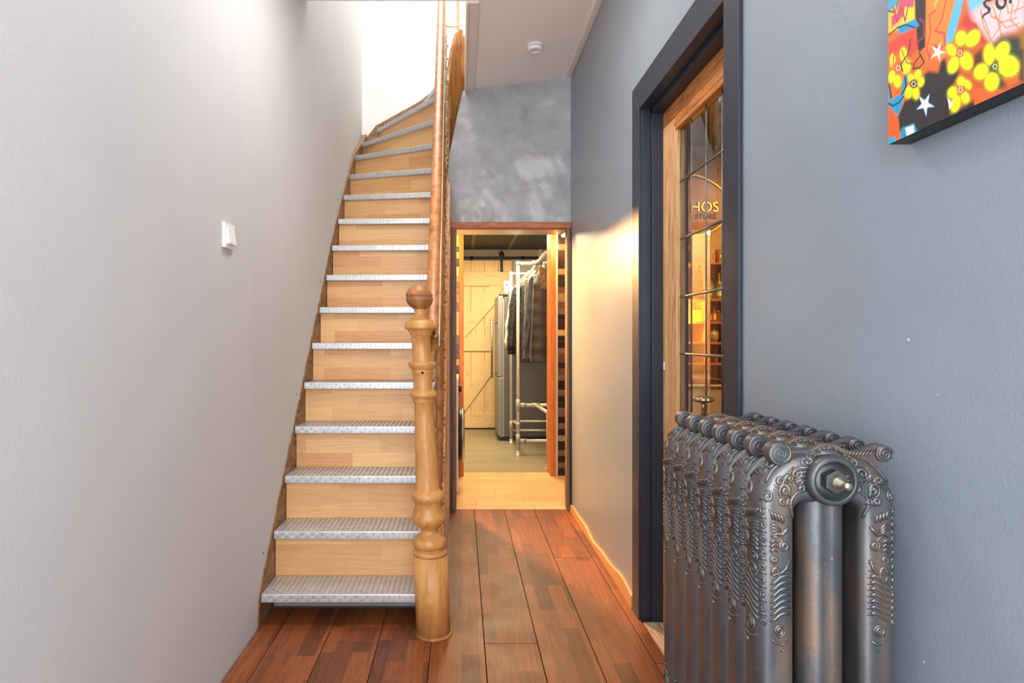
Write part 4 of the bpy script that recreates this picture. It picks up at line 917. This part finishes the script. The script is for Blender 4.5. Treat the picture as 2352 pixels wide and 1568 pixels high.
# ================================================================ SCULLERY beyond
f3 = bpy.data.objects.new('floor', None); COL.objects.link(f3); struct(f3, 'taupe stone tile floor of the back room')
MB().box(-1.2, 1.8, 5.24, 7.95, -0.12, -0.008).build('subfloor', M['grout'], f3)
gx = [-1.2, -0.9, -0.30, 0.31, 0.912, 1.512, 1.8]; gy = [5.24, 5.66, 6.28, 6.90, 7.52, 7.95]
for i in range(6):
    for j in range(5): MB().box(gx[i] + 0.002, gx[i + 1] - 0.002, gy[j] + 0.002, gy[j + 1] - 0.002, -0.008, 0).build('tile', M['concrete_tile'], f3, bevel=0.001, seg=1)
cg = bpy.data.objects.new('ceiling', None); COL.objects.link(cg); struct(cg, 'dark panelled ceiling of the back room with thin brown strips')
ZS = 2.287
MB().box(-1.2, 1.8, 5.3, 7.95, ZS + 0.012, ZS + 0.1).build('ceiling_deck', M['ceil_dark'], cg)
cgx = [-1.2, -0.66, 0.138, 0.60, 1.25, 1.8]; cgy = [5.3, 5.9, 6.5, 7.1, 7.8]
for i in range(5):
    for j in range(4): MB().box(cgx[i] + 0.008, cgx[i + 1] - 0.008, cgy[j] + 0.003, cgy[j + 1] - 0.003, ZS, ZS + 0.012).build('panel', M['ceil_dark'], cg, bevel=0.001, seg=1)
for x in cgx[1:-1]: MB().box(x - 0.02, x + 0.02, 5.3, 7.8, ZS - 0.006, ZS).build('strip', M['ceil_strip'], cg)
for y in cgy[1:-1]: MB().box(-1.2, 1.8, y - 0.006, y + 0.006, ZS - 0.003, ZS).build('strip', M['ceil_strip'], cg)
struct(MB().box(-1.2, 1.8, 7.82, 7.95, -0.1, ZS).build('wall_scullery_back', M['scullery_wall']), 'pale back wall behind the sliding door')
struct(MB().box(-1.3, -1.2, 5.3, 7.95, -0.1, ZS).build('wall_scullery_left', M['scullery_wall']), 'pale side wall of the back room')
struct(MB().box(1.6, 1.8, 5.3, 7.95, -0.1, ZS).build('wall_scullery_right', M['scullery_wall']), 'pale right wall of the back room')
b = MB(); b.box(-1.2, -0.019, 5.301, 5.34, -0.1, ZS); b.box(0.808, 1.6, 5.301, 5.34, -0.1, ZS); b.box(-0.062, 0.808, 5.301, 5.34, 2.1, ZS)
struct(b.build('wall_scullery_front', M['scullery_wall']), 'back room wall around the inner doorway')
MB_ = MB().box(0.985, 1.03, 7.79, 7.82, 1.9, ZS); struct(MB_.build('trim_8', M['cream_white']), 'pale corner batten below the dark ceiling')
# barn door
bd = thing('sliding_door', (0.2, 7.74, 0), 'knotty pine sliding barn door with diagonal braces', 'door')
SC = 7.72 / F
bx_ = [-0.23, -0.060, 0.118, 0.294, 0.466, 0.640]
for i in range(5): MB().box(bx_[i] + 0.0012, bx_[i + 1] - 0.0012, 7.745, 7.77, 0.018, 2.14).build('board', M['barn'], bd, bevel=0.0025, seg=1)
zp = lambda y: CH + (CY - y) * SC; xp = lambda x: (x - CX) * SC
rails = [(624, 656.5), (774, 806), (951, 982.5)]
M['barn_h'] = surf('knotty_pine_rail', [(186, 124, 64), (234, 198, 140), (240, 208, 152)], (3.2, 26, 26), 0.5, 0.2, (5, 60, 60), dist=1.6, pos=[0.24, 0.4, 0.7], rand=True)
for (a, c) in rails: MB().box(-0.228, 0.638, 7.722, 7.745, zp(c), zp(a)).build('ledge', M['barn_h'], bd, bevel=0.003, seg=1)
z0u, z1u = zp(774), zp(656.5); z0l, z1l = zp(951), zp(806)
MB().prism([(-0.10, z0u), (0.05, z0u), (0.40, zp(704)), (0.54, z1u), (0.36, z1u), (-0.10, zp(768))], 'Y', 7.722, 7.745).build('brace', M['barn_h'], bd, bevel=0.003, seg=1)
MB().prism([(-0.10, z0l), (0.02, z0l), (0.60, z1l), (0.40, z1l), (-0.10, zp(938))], 'Y', 7.722, 7.745).build('brace', M['barn_h'], bd, bevel=0.003, seg=1)
hx = xp(1152)
b = MB().box(hx - 0.017, hx + 0.017, 7.712, 7.7219, zp(623.5), zp(576)); b.build('hanger_strap', M['black_metal'], bd, bevel=0.002)
MB().lathe([(0.0001, -0.012), (0.032, -0.012), (0.032, 0.012), (0.0001, 0.012)], (hx, 7.727, zp(584)), 20, axis='Y').build('roller', M['black_metal'], bd)
for y in (604, 618): MB().lathe([(0.0001, -0.006), (0.008, -0.006), (0.008, 0), (0.0001, 0)], (hx, 7.712, zp(y)), 10, axis='Y').build('bolt', M['steel'], bd)
rl = thing('sliding_door_rail', (0.4, 7.77, 2.17), 'black steel track above the sliding barn door', 'door rail')
MB().box(-0.9, 0.98, 7.757, 7.765, zp(594), zp(588)).build('track', M['black_metal'], rl, bevel=0.001)
for x in (-0.5, 0.13, 0.78): MB().lathe([(0.0001, -0.014), (0.022, -0.014), (0.022, 0.055), (0.0001, 0.055)], (x, 7.765, zp(591)), 12, axis='Y').build('spacer', M['black_metal'], rl)
# fridge
fr = thing('fridge', (0.75, 7.15, 0), 'tall grey fridge freezer with long bar handles', 'fridge')
MB().box(0.475, 1.12, 6.83, 7.44, 0.05, 1.615).build('body', M['fridge_side'], fr, bevel=0.006)
MB().box(0.405, 0.468, 6.83, 7.44, 0.72, 1.63).build('door', M['fridge'], fr, bevel=0.008)
MB().box(0.405, 0.468, 6.83, 7.44, 0.06, 0.71).build('door', M['fridge'], fr, bevel=0.008)
MB().box(0.43, 0.475, 6.84, 7.43, 0.05, 1.60).build('door_seal', M['grout'], fr)
MB().box(0.45, 1.10, 6.86, 7.40, 0.0, 0.05).build('plinth', M['black'], fr)
MB().box(0.42, 0.52, 6.835, 6.90, 1.615, 1.645).build('hinge_cap', M['black_metal'], fr, bevel=0.003)
for (z0, z1) in ((0.70, 1.39),):
    h = MB().tube([(0.345, 6.93, z0), (0.345, 6.93, z1)], 0.012, 12).build('handle', M['steel'], fr)
    for z in (z0 + 0.06, z1 - 0.06): MB().tube([(0.345, 6.93, z), (0.405, 6.93, z)], 0.008, 10).build('handle_mount', M['steel'], h, loc=wloc(h))
cn = thing('canister', (0.51, 6.95, 1.62), 'white canister with a dark leaf mark standing on the fridge', 'canister')
MB().lathe([(0.0001, 1.632), (0.036, 1.632), (0.036, 1.80), (0.033, 1.806), (0.0001, 1.806)], (0.52, 6.98, 0), 28).build('body', M['white_plastic'], cn)
em = MB()
for a, l in ((0, 0.022), (0.6, 0.018), (-0.6, 0.018), (1.1, 0.014), (-1.1, 0.014)):
    c = Vector((0.517, 6.9425, 1.752)); d = Vector((math.sin(a), 0, math.cos(a))); n_ = Vector((d.z, 0, -d.x)) * 0.0035
    P_ = [c, c + d * l * 0.5 + n_, c + d * l, c + d * l * 0.5 - n_]
    em.hexa(P_, [p + Vector((0, 0.004, 0)) for p in P_])
em.box(0.5155, 0.5185, 6.9425, 6.9465, 1.738, 1.752)
tag(em.build('emblem', M['black'], cn), 'dark five leaf emblem')
# pipe rack
rk = thing('clothes_rack', (0.7, 6.4, 0), 'scaffold pipe clothes rack with round floor flanges', 'clothes rack')
FX, FY, BXp, BY = 0.557, 6.0, 0.546, 6.70
def pipe(p, q, r=0.0165): MB().tube([p, q], r, 14).build('pipe', M['pipe'], rk)
def fit(c, axis='Z', l=0.032, r=0.0225): MB().lathe([(0.0001, -l), (r, -l), (r, l), (0.0001, l)], c, 14, axis=axis).build('fitting', M['pipe_fit'], rk)
XE = 1.22
ZTF, ZTB = 1.887, 1.862
pipe((FX, FY, 0.0), (FX, FY, ZTF)); pipe((BXp, BY, 0.0), (BXp, BY, ZTB)); pipe((XE, FY, 0), (XE, FY, ZTF)); pipe((XE, BY, 0), (XE, BY, ZTB))
pipe((FX, FY, ZTF), (XE, FY, ZTF)); pipe((BXp, BY, ZTB), (XE, BY, ZTB), 0.012)
pipe((0.745, 5.36, 1.908), (0.765, BY + 0.05, 1.885)); fit((0.745, FY, 1.893), 'X', 0.05); fit((0.765, BY, 1.870), 'X', 0.04); fit((0.748, FY - 0.02, 1.898), 'Y', 0.05)
pipe((FX, FY, 0.494), (XE, FY, 0.494)); fit((FX, FY, 0.494), 'Z', 0.06); fit((FX + 0.05, FY, 0.494), 'X'); fit((0.73, FY, 0.494), 'X', 0.04); pipe((0.73, FY, 0.494), (0.766, 5.38, 0.494)); pipe((0.766, 5.38, 0), (0.766, 5.38, 0.50))
pipe((BXp, BY, 0.24), (XE, BY, 0.24), 0.013); pipe((BXp, BY, 0.141), (XE, BY, 0.141), 0.013); fit((BXp, BY, 0.19), 'Z', 0.055)
pipe((FX, FY, 0.143), (XE, FY, 0.143), 0.0165); fit((FX, FY, 0.16), 'Z', 0.05); fit((FX + 0.045, FY, 0.143), 'X')
pipe((FX + 0.01, FY, 0.30), (BXp + 0.02, BY, 0.24), 0.014); fit((FX, FY, 0.30), 'Z', 0.028)
for (x, y, z) in ((FX, FY, ZTF), (BXp, BY, ZTB)): MB().ball((x, y, z), 0.024, 12, 8).build('elbow', M['pipe'], rk)
for (x, y) in ((FX, FY), (BXp, BY), (XE, FY), (XE, BY), (0.766, 5.38)):
    MB().lathe([(0.0001, 0), (0.040, 0), (0.038, 0.007), (0.022, 0.010), (0.022, 0.045), (0.0001, 0.045)], (x, y, 0), 20).build('floor_flange', M['pipe_fit'], rk)
# coats
def coat_mat(name, c1, c2, rough, kind):
    m = surf(name, [c1, c2], (14, 14, 14), rough, 0, sheen=0.2)
    nt = m.node_tree; N, L = nt.nodes, nt.links; b_ = N['Principled BSDF']
    tc = N.new('ShaderNodeTexCoord'); mp = N.new('ShaderNodeMapping'); L.new(tc.outputs['Object'], mp.inputs[0])
    bp = N.new('ShaderNodeBump'); bp.inputs['Strength'].default_value = 0.9; bp.inputs['Distance'].default_value = 0.008
    if kind == 'diamond':
        mp.inputs['Rotation'].default_value = (0, R(45), 0); bp.inputs['Strength'].default_value = 0.5
        w1 = N.new('ShaderNodeTexWave'); w1.inputs['Scale'].default_value = 7; bp.inputs['Distance'].default_value = 0.004; w2 = N.new('ShaderNodeTexWave'); w2.bands_direction = 'Z'; w2.inputs['Scale'].default_value = 7
        mn = N.new('ShaderNodeMath'); mn.operation = 'MINIMUM'; L.new(mp.outputs[0], w1.inputs[0]); L.new(mp.outputs[0], w2.inputs[0]); L.new(w1.outputs[1], mn.inputs[0]); L.new(w2.outputs[1], mn.inputs[1]); L.new(mn.outputs[0], bp.inputs['Height'])
    elif kind == 'band':
        w1 = N.new('ShaderNodeTexWave'); w1.bands_direction = 'Z'; w1.inputs['Scale'].default_value = 2.6; w1.inputs['Distortion'].default_value = 0.2; bp.inputs['Strength'].default_value = 0.7; L.new(mp.outputs[0], w1.inputs[0]); L.new(w1.outputs[1], bp.inputs['Height'])
    else:
        n_ = N.new('ShaderNodeTexNoise'); n_.inputs['Scale'].default_value = 18; mp.inputs['Scale'].default_value = (1.2, 1, 0.5); L.new(mp.outputs[0], n_.inputs['Vector']); L.new(n_.outputs[0], bp.inputs['Height'])
    L.new(bp.outputs[0], b_.inputs['Normal'])
    return m
def coat(cx, y, ztop, zbot, hw, mat, sleeve, label, name='coat', depth=0.07, cuff=None, seed=1, hem=0.0):
    t = thing(name, (cx, y, ztop), label, 'coat', None)
    H = ztop - zbot
    def body(u, v):
        a = 2 * PI * u
        k = v                                   # 0 top .. 1 bottom
        wv = 0.05 + (hw - 0.05) * min(1, (k / 0.16)) ** 0.7 + hem * k
        dv = 0.03 + (depth - 0.03) * min(1, k / 0.2)
        z = ztop - H * k - (0.0 if k > 0.2 else 0)
        wr = 0.012 * math.sin(a * 3 + seed) * k + 0.010 * mnoise.noise(Vector((math.cos(a) * 2 + seed, math.sin(a) * 2, z * 7)))
        return (cx + (wv + wr) * math.cos(a), y + (dv + wr) * math.sin(a), z)
    b = MB().grid(body, 36, 30); nn = 37
    b.add([body(i / 36, 1) for i in range(36)], [tuple(range(36))]); b.add([body(i / 36, 0) for i in range(36)], [tuple(range(36))])
    b.build('body', mat, t)
    for sx in (-1, 1):
        if sleeve:
            (dx, zl) = sleeve
            P_ = [Vector((cx + sx * (hw - 0.05), y, ztop - 0.10 * H - 0.045)), Vector((cx + sx * (hw - 0.005), y - 0.01, ztop - 0.30 * H)), Vector((cx + sx * (hw + dx * 0.7), y - 0.02, ztop - 0.62 * H)), Vector((cx + sx * (hw + dx), y - 0.03, zl))]
            Q = []
            for i in range(13):
                f_ = i / 12 * 3; j = min(2, int(f_)); g = f_ - j; Q.append(P_[j].lerp(P_[j + 1], g) + Vector((0.004 * math.sin(i * 2.2), 0, 0)))
            s_ = MB().tube(Q, [0.062 - 0.018 * i / 12 + 0.003 * math.sin(i * 2.6 + seed) for i in range(13)], 16).build('sleeve', mat, t)
            if cuff: MB().tube([Q[-1] + Vector((0, 0, 0.01)), Q[-1] - Vector((0, 0, 0.045))], 0.038, 16).build('cuff', cuff, s_, loc=wloc(s_))
    hk_ = MB().tube([(cx, y, ztop - 0.02), (cx, y, ztop + 0.02), (cx + 0.008, y, ztop + 0.045)], 0.003, 6).build('hanger_hook', M['steel'], t)
    sh_ = MB().tube([(cx - 0.15, y, ztop - 0.105), (cx, y, ztop - 0.02), (cx + 0.15, y, ztop - 0.105)], 0.008, 8).build('hanger', M['barn'], t)
    return t
blackq = coat_mat('black_quilt', (14, 14, 16), (22, 22, 24), 0.5, 'diamond'); nylon = coat_mat('grey_nylon', (44, 42, 42), (70, 68, 66), 0.38, 'wrinkle'); brownq = coat_mat('brown_puffer', (34, 24, 18), (46, 33, 26), 0.5, 'band')
creamm = coat_mat('cream_knit', (214, 204, 182), (226, 218, 198), 0.8, 'wrinkle')
coat(0.765, 6.55, 1.82, 0.98, 0.20, creamm, (0.062, 1.05), 'cream garment hanging behind the black quilted coat', seed=5)
coat(0.745, 6.38, 1.83, 0.90, 0.19, blackq, (0.040, 1.03), 'black quilted coat with dark cuffs, leftmost on the pipe rack', cuff=M['black'], seed=1)
c2 = coat(0.775, 6.12, 1.83, 0.95, 0.135, nylon, None, 'dark grey nylon coat hanging open between the black and brown coats', seed=2, hem=0.035)
MB().prism([(0.70, 1.78), (0.665, 1.72), (0.60, 1.06), (0.64, 1.02), (0.735, 1.55)], 'Y', 6.02, 6.045).build('front_flap', nylon, c2, bevel=0.006)
c3 = coat(0.83, 5.80, 1.84, 0.93, 0.145, brownq, None, 'brown padded coat with a fur trimmed hood, nearest on the rack', seed=3, hem=0.03)
fur = surf('fur', [(92, 66, 40), (176, 142, 98)], (70, 70, 70), 0.9, 0.9, (140, 140, 140), bdist=0.006)
fb_ = MB(); rf = random.Random(3)
for i in range(520):
    t_ = rf.random(); a = rf.random() * 2 * PI; cc = Vector((0.735 + 0.035 * t_ + 0.03 * math.sin(t_ * 3), 5.70 - 0.02 * t_, 1.815 - 0.19 * t_)) ; rr = 0.040 * math.sin(PI * (0.15 + 0.7 * t_))
    d = Vector((math.cos(a), -abs(math.sin(a)) * 0.8, math.sin(a) * 0.6 - 0.3)).normalized(); p = cc + d * rr; q_ = p + d * 0.022 + Vector((0, 0, -0.006))
    s1 = d.cross(Vector((0, 0, 1))).normalized() * 0.0022; fb_.add([p + s1, p - s1, p + Vector((0, 0, 0.002)), q_], [(0, 1, 3), (1, 2, 3), (2, 0, 3)])
for i in range(9):
    t_ = i / 8; fb_.ball((0.735 + 0.035 * t_ + 0.03 * math.sin(t_ * 3), 5.70 - 0.02 * t_, 1.815 - 0.19 * t_), 0.042 * math.sin(PI * (0.15 + 0.7 * t_)), 12, 8)
tag(fb_.build('fur_trim', fur, c3), 'bushy tan fur trim', kind='stuff')
MB().ball((0.84, 5.80, 1.79), 0.085, 16, 10, (1.0, 0.8, 1.2)).build('hood', brownq, c3)

# ================================================================ BAR ROOM behind the leaded door
YBW = 4.60
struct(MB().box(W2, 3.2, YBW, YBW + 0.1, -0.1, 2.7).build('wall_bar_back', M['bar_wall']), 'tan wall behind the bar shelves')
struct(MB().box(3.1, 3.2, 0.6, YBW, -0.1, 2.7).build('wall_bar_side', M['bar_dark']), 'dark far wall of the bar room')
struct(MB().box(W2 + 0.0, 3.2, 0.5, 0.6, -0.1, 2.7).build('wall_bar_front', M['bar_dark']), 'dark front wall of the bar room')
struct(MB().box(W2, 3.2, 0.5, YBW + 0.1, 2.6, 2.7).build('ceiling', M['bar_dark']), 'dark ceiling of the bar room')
struct(MB().box(W2, 3.2, 0.5, YBW + 0.1, -0.1, 0.0).build('floor', M['floor_plank']), 'dark wood floor of the bar room')
bz = lambda y: CH + (CY - y) * 4.45 / F
bX = lambda x: (x - CX) * 4.45 / F
shf = thing('bar_shelves', (1.9, 4.45, 0), 'orange lit wooden wall shelves seen through the leaded door', 'shelf')
MB().box(bX(1606), bX(1613), 4.30, YBW, bz(885), bz(560)).build('side_board', M['bar_wood'], shf)
for y in (606, 688, 739, 785, 832):
    MB().box(bX(1560), 2.6, 4.34, YBW, bz(y) - 0.018, bz(y)).build('shelf_board', M['bar_wood'], shf, bevel=0.002)
MB().box(bX(1560), 2.6, 4.33, YBW, 0.0, bz(884)).build('cabinet_panel', M['beige'], shf)
MB().box(bX(1560), 2.6, 4.315, 4.33, bz(884), bz(880)).build('ledge', M['cream'], shf)
MB().prism([(4.36, bz(610)), (YBW, bz(610)), (YBW, bz(640))], 'X', bX(1637), bX(1641)).build('bracket', M['bar_wood'], shf)
bk = thing('backdrop_panel', (1.95, 4.58, 1.5), 'tall dark board leaning behind the bottles', 'board')
MB().box(bX(1615), bX(1642), 4.575, 4.595, bz(687.9), bz(612)).build('board', M['bar_dark'], bk)
pc = thing('picture_frame', (1.70, 4.5, 1.6), 'small black framed picture above the yellow bottles', 'picture')
MB().box(bX(1584), bX(1598), 4.375, 4.385, bz(629), bz(604.5) - 0.02).build('frame', M['black'], pc, bevel=0.002)
MB().box(bX(1588), bX(1594), 4.371, 4.376, bz(624), bz(611)).build('photo', M['tile_t'], pc)
# sign
sg = thing('wall_sign', (1.75, 4.55, 2.1), 'oval orange and gold painted store sign', 'sign')
SY = 4.45; X0, Z0 = bX(1597), bz(470)
sgm = surf('sign_orange', [(150, 74, 30), (190, 104, 48)], (20, 20, 20), 0.4); gold = plain('sign_gold', (232, 170, 60), 0.35, metal=0.4); grn = plain('sign_green', (66, 96, 70), 0.5); redm = plain('sign_red', (196, 60, 34), 0.5); dk = plain('sign_dark', (64, 36, 22), 0.5)
def oval(rx, rz, n=48, top=0.0): return [(X0 + rx * math.cos(2 * PI * i / n), Z0 + (rz if math.sin(2 * PI * i / n) < 0 else rz * (1 - 0.25 * abs(math.cos(2 * PI * i / n)))) * math.sin(2 * PI * i / n)) for i in range(n)]
MB().prism(oval(0.262, 0.225), 'Y', SY, SY + 0.03).build('board', gold, sg, bevel=0.003)
MB().prism(oval(0.250, 0.213), 'Y', SY - 0.003, SY).build('border', dk, sg)
MB().prism(oval(0.232, 0.195), 'Y', SY - 0.006, SY - 0.003).build('field', sgm, sg)
tb = MB(); tb2 = MB(); o1 = oval(0.242, 0.204, 96); o2 = oval(0.232, 0.195, 96)
for i in range(0, 96, 2):
    a, b2, c = o2[i], o2[(i + 2) % 96], o1[(i + 1) % 96]; t_ = [(a[0], SY - 0.0045, a[1]), (b2[0], SY - 0.0045, b2[1]), (c[0], SY - 0.0045, c[1])]
    (tb if (i // 2) % 2 else tb2).add(t_, [(0, 1, 2)])
tb.build('green_teeth', grn, sg); tb2.build('red_teeth', redm, sg)
def text(body, x, z, size, y, mat, parent, name='lettering', ext=0.002, bold=0.0, cx='LEFT'):
    cu = bpy.data.curves.new(name, 'FONT'); cu.body = body; cu.size = size; cu.extrude = ext; cu.offset = bold; cu.align_x = cx
    o = bpy.data.objects.new(name, cu); COL.objects.link(o)
    dg = bpy.context.evaluated_depsgraph_get(); me = bpy.data.meshes.new_from_object(o.evaluated_get(dg)); COL.objects.unlink(o); bpy.data.objects.remove(o)
    m_ = bpy.data.objects.new(name, me); me.materials.clear(); me.materials.append(mat); COL.objects.link(m_)
    m_.parent = parent; m_.location = Vector((x, y, z)) - wloc(parent); m_.rotation_euler = (R(90), 0, 0)
    return m_
text('HOS', bX(1584), bz(487.5), 0.107, SY - 0.008, dk, sg, bold=0.004)
text('HOS', bX(1584) + 0.001, bz(487), 0.105, SY - 0.011, gold, sg, bold=0.0005)
text('STORE', bX(1597), bz(503), 0.052, SY - 0.008, dk, sg, bold=0.0015)
# jars, mug, bottles
gj = plain('amber_jar', (226, 150, 60), 0.12, trans=0.5, ior=1.45); lid = plain('jar_lid', (60, 40, 26), 0.4)
def bottle(px, ybase, ytop, wpx, y, col, lab, neck=0.42, labc=None, capc=(40, 34, 28), name='bottle', cat='bottle', group=None, trans=0.75):
    s = y / F; x = (px - CX) * s; z0 = CH + (CY - ybase) * 4.45 / F; h = (ybase - ytop) * s; r = wpx * s / 2
    t = thing(name, (x, y, z0), lab, cat, group)
    key = 'bglass_%d_%d_%d' % col
    if key not in M: M[key] = plain(key, col, 0.05, trans=trans, ior=1.45)
    MB().lathe([(0.0001, z0), (r * 0.95, z0), (r, z0 + 0.006), (r, z0 + h * (1 - neck) * 0.9), (r * 0.85, z0 + h * (1 - neck)), (r * 0.36, z0 + h * (1 - neck * 0.72)), (r * 0.32, z0 + h * 0.93), (0.0001, z0 + h * 0.93)], (x, y, 0), 18).build('glass_body', M[key], t)
    MB().lathe([(0.0001, z0 + h * 0.93), (r * 0.38, z0 + h * 0.93), (r * 0.38, z0 + h), (0.0001, z0 + h)], (x, y, 0), 12).build('cap', plain('cap', capc, 0.4), t)
    if labc:
        MB().lathe([(r * 1.01, z0 + h * 0.10), (r * 1.02, z0 + h * 0.11), (r * 1.02, z0 + h * (1 - neck) * 0.72), (r * 1.01, z0 + h * (1 - neck) * 0.73)], (x, y, 0), 18).build('label_band', plain('paper', labc, 0.6), t)
for i, px in enumerate((1588, 1594.5, 1601, 1608, 1612.5, 1619, 1624, 1629)):
    bottle(px, 605.9, 588, 5.2, 4.40, (210, 150, 80) if i < 4 else (150, 110, 70), ['amber spice jar, far left of the top bar shelf row', 'amber spice jar, second from the left on the top bar shelf', 'amber spice jar, third from the left on the top bar shelf', 'amber spice jar, fourth from the left on the top bar shelf', 'brown spice jar just right of the shelf divider', 'brown spice jar, second right of the shelf divider', 'brown spice jar, third right of the shelf divider', 'brown spice jar next to the mug on the top shelf'][i], 0.25, name='jar', cat='jar', group='spice jars on the top bar shelf')
mg = thing('mug', (bX(1646), 4.42, bz(606)), 'glass beer mug with a handle at the right of the top bar shelf', 'mug')
MB().lathe([(0.0001, bz(606)), (0.024, bz(606)), (0.026, bz(606) + 0.005), (0.026, bz(575)), (0.022, bz(575)), (0.022, bz(606) + 0.008), (0.0001, bz(606) + 0.008)], (bX(1648), 4.42, 0), 22).build('body', gj, mg)
MB().tube([(bX(1640), 4.42, bz(598)), (bX(1635.5), 4.42, bz(597)), (bX(1634), 4.42, bz(590)), (bX(1635.5), 4.42, bz(583)), (bX(1640), 4.42, bz(582))], 0.0035, 8).build('handle', gj, mg)
bottle(1594, 687.9, 632, 12, 4.40, (252, 170, 30), 'glowing amber bottle, leftmost of the second bar shelf', 0.45)
bottle(1609, 687.9, 615, 14, 4.40, (240, 150, 30), 'amber bottle with a pale label beside the leftmost one', 0.5, (236, 196, 90), (220, 140, 50))
bottle(1628, 687.9, 617, 16, 4.40, (196, 204, 120), 'clear bottle with a green and yellow label in the middle of the second shelf', 0.45, (120, 180, 60), (26, 24, 22))
bottle(1637, 687.9, 636, 12, 4.50, (200, 200, 150), 'pale plain bottle standing behind the green labelled one', 0.4)
bottle(1652, 687.9, 622, 14, 4.40, (220, 200, 110), 'yellowish bottle with a cream label near the casing on the second shelf', 0.45, (230, 214, 130))
bottle(1664, 687.9, 626, 14, 4.40, (214, 190, 100), 'yellowish bottle at the far right of the second shelf', 0.45, (220, 200, 90))
bx2 = thing('carton', (bX(1624), 4.53, bz(687)), 'pale green gift box with a round mark behind the bottles', 'box')
MB().box(bX(1615), bX(1635), 4.52, 4.57, bz(687.9), bz(615)).build('box_body', plain('box_green', (176, 190, 130), 0.5), bx2, bevel=0.002)
MB().lathe([(0.014, -0.001), (0.0145, -0.002), (0.0195, -0.002), (0.020, -0.001), (0.014, -0.001)], (bX(1619), 4.519, bz(628)), 22, axis='Y').build('round_mark', plain('box_mark', (120, 140, 80), 0.5), bx2)
cl2 = plain('smoky', (186, 160, 110), 0.1, trans=0.6)
for i, (px, w_, yt, col, lc, lab) in enumerate(((1618, 8, 700, (190, 170, 120), None, 'slim clear bottle at the left of the third bar shelf'), (1629, 12, 704, (176, 150, 100), (180, 150, 90), 'wide clear decanter in the middle of the third bar shelf'), (1641, 9, 698, (250, 190, 40), (250, 180, 40), 'yellow liqueur bottle on the third bar shelf'), (1650, 9, 700, (220, 150, 60), None, 'amber flask right of the yellow liqueur'), (1659, 10, 702, (200, 140, 60), (190, 120, 40), 'brown labelled bottle at the right of the third bar shelf'))):
    bottle(px, 738.9, yt, w_, 4.41, col, lab, 0.4, lc)
for i, (x0, x1, yt, yb, c, nm, lab, cat) in enumerate(((1586, 1606, 712, 738, (216, 130, 30), 'carton', 'flat orange carton left of the shelf divider', 'box'), (1617, 1646, 760, 783, (150, 130, 80), 'serving_dish', 'low glass serving dish on the fourth bar shelf', 'dish'), (1651, 1662, 764, 783, (60, 44, 30), 'tin', 'dark tin right of the serving dish', 'tin'),
        (1617, 1630, 798, 830, (88, 66, 60), 'tin', 'dull brown tin on the lowest bar shelf', 'tin'), (1634, 1646, 800, 830, (150, 100, 76), 'tin', 'reddish tin in the middle of the lowest bar shelf', 'tin'), (1649, 1663, 796, 830, (40, 44, 34), 'tin', 'dark green tin at the right of the lowest bar shelf', 'tin'))):
    t = thing(nm, (bX((x0 + x1) / 2), 4.42, bz(yb)), lab, cat)
    zb_, zt_ = bz({738: 739, 783: 785, 830: 832}[yb]) + 0.0004, bz(yt)
    if nm == 'tin' or nm == 'serving_dish':
        r = (bX(x1) - bX(x0)) / 2; cx_ = bX((x0 + x1) / 2)
        MB().lathe([(0.0001, zb_), (r * (0.96 if nm == 'tin' else 0.7), zb_), (r, zb_ + (zt_ - zb_) * 0.3), (r, zt_), (0.0001, zt_)], (cx_, 4.42, 0), 20).build('body', surf(nm + '_paint', [c, tuple(int(q_ * 1.15) for q_ in c)], (20, 20, 20), 0.35), t)
        MB().lathe([(0.0001, zt_), (r * 1.03, zt_), (r * 1.03, zt_ + 0.006), (r * 0.3, zt_ + 0.009), (0.0001, zt_ + 0.012)], (cx_, 4.42, 0), 20).build('lid', M['brass'], t)
    else:
        MB().box(bX(x0), bX(x1), 4.38, 4.46, zb_, zt_).build('box_body', plain('carton_orange', c, 0.5), t, bevel=0.002)
MB()
for i, pts in enumerate(([(1584, 853), (1600, 848), (1630, 845), (1664, 846)], [(1584, 861), (1605, 864), (1630, 867), (1664, 874)])):
    P_ = [at(px, py, 4.38) for px, py in pts]
    # brass pull rods fixed to the cabinet front edge boards
    o = MB().tube(P_, 0.0025, 6).build('cable', gold, loc=P_[0]); tag(o, ['thin yellow cable sagging above the beige bar cabinet, upper one', 'thin yellow cable sagging above the beige bar cabinet, lower one'][i], 'cable')
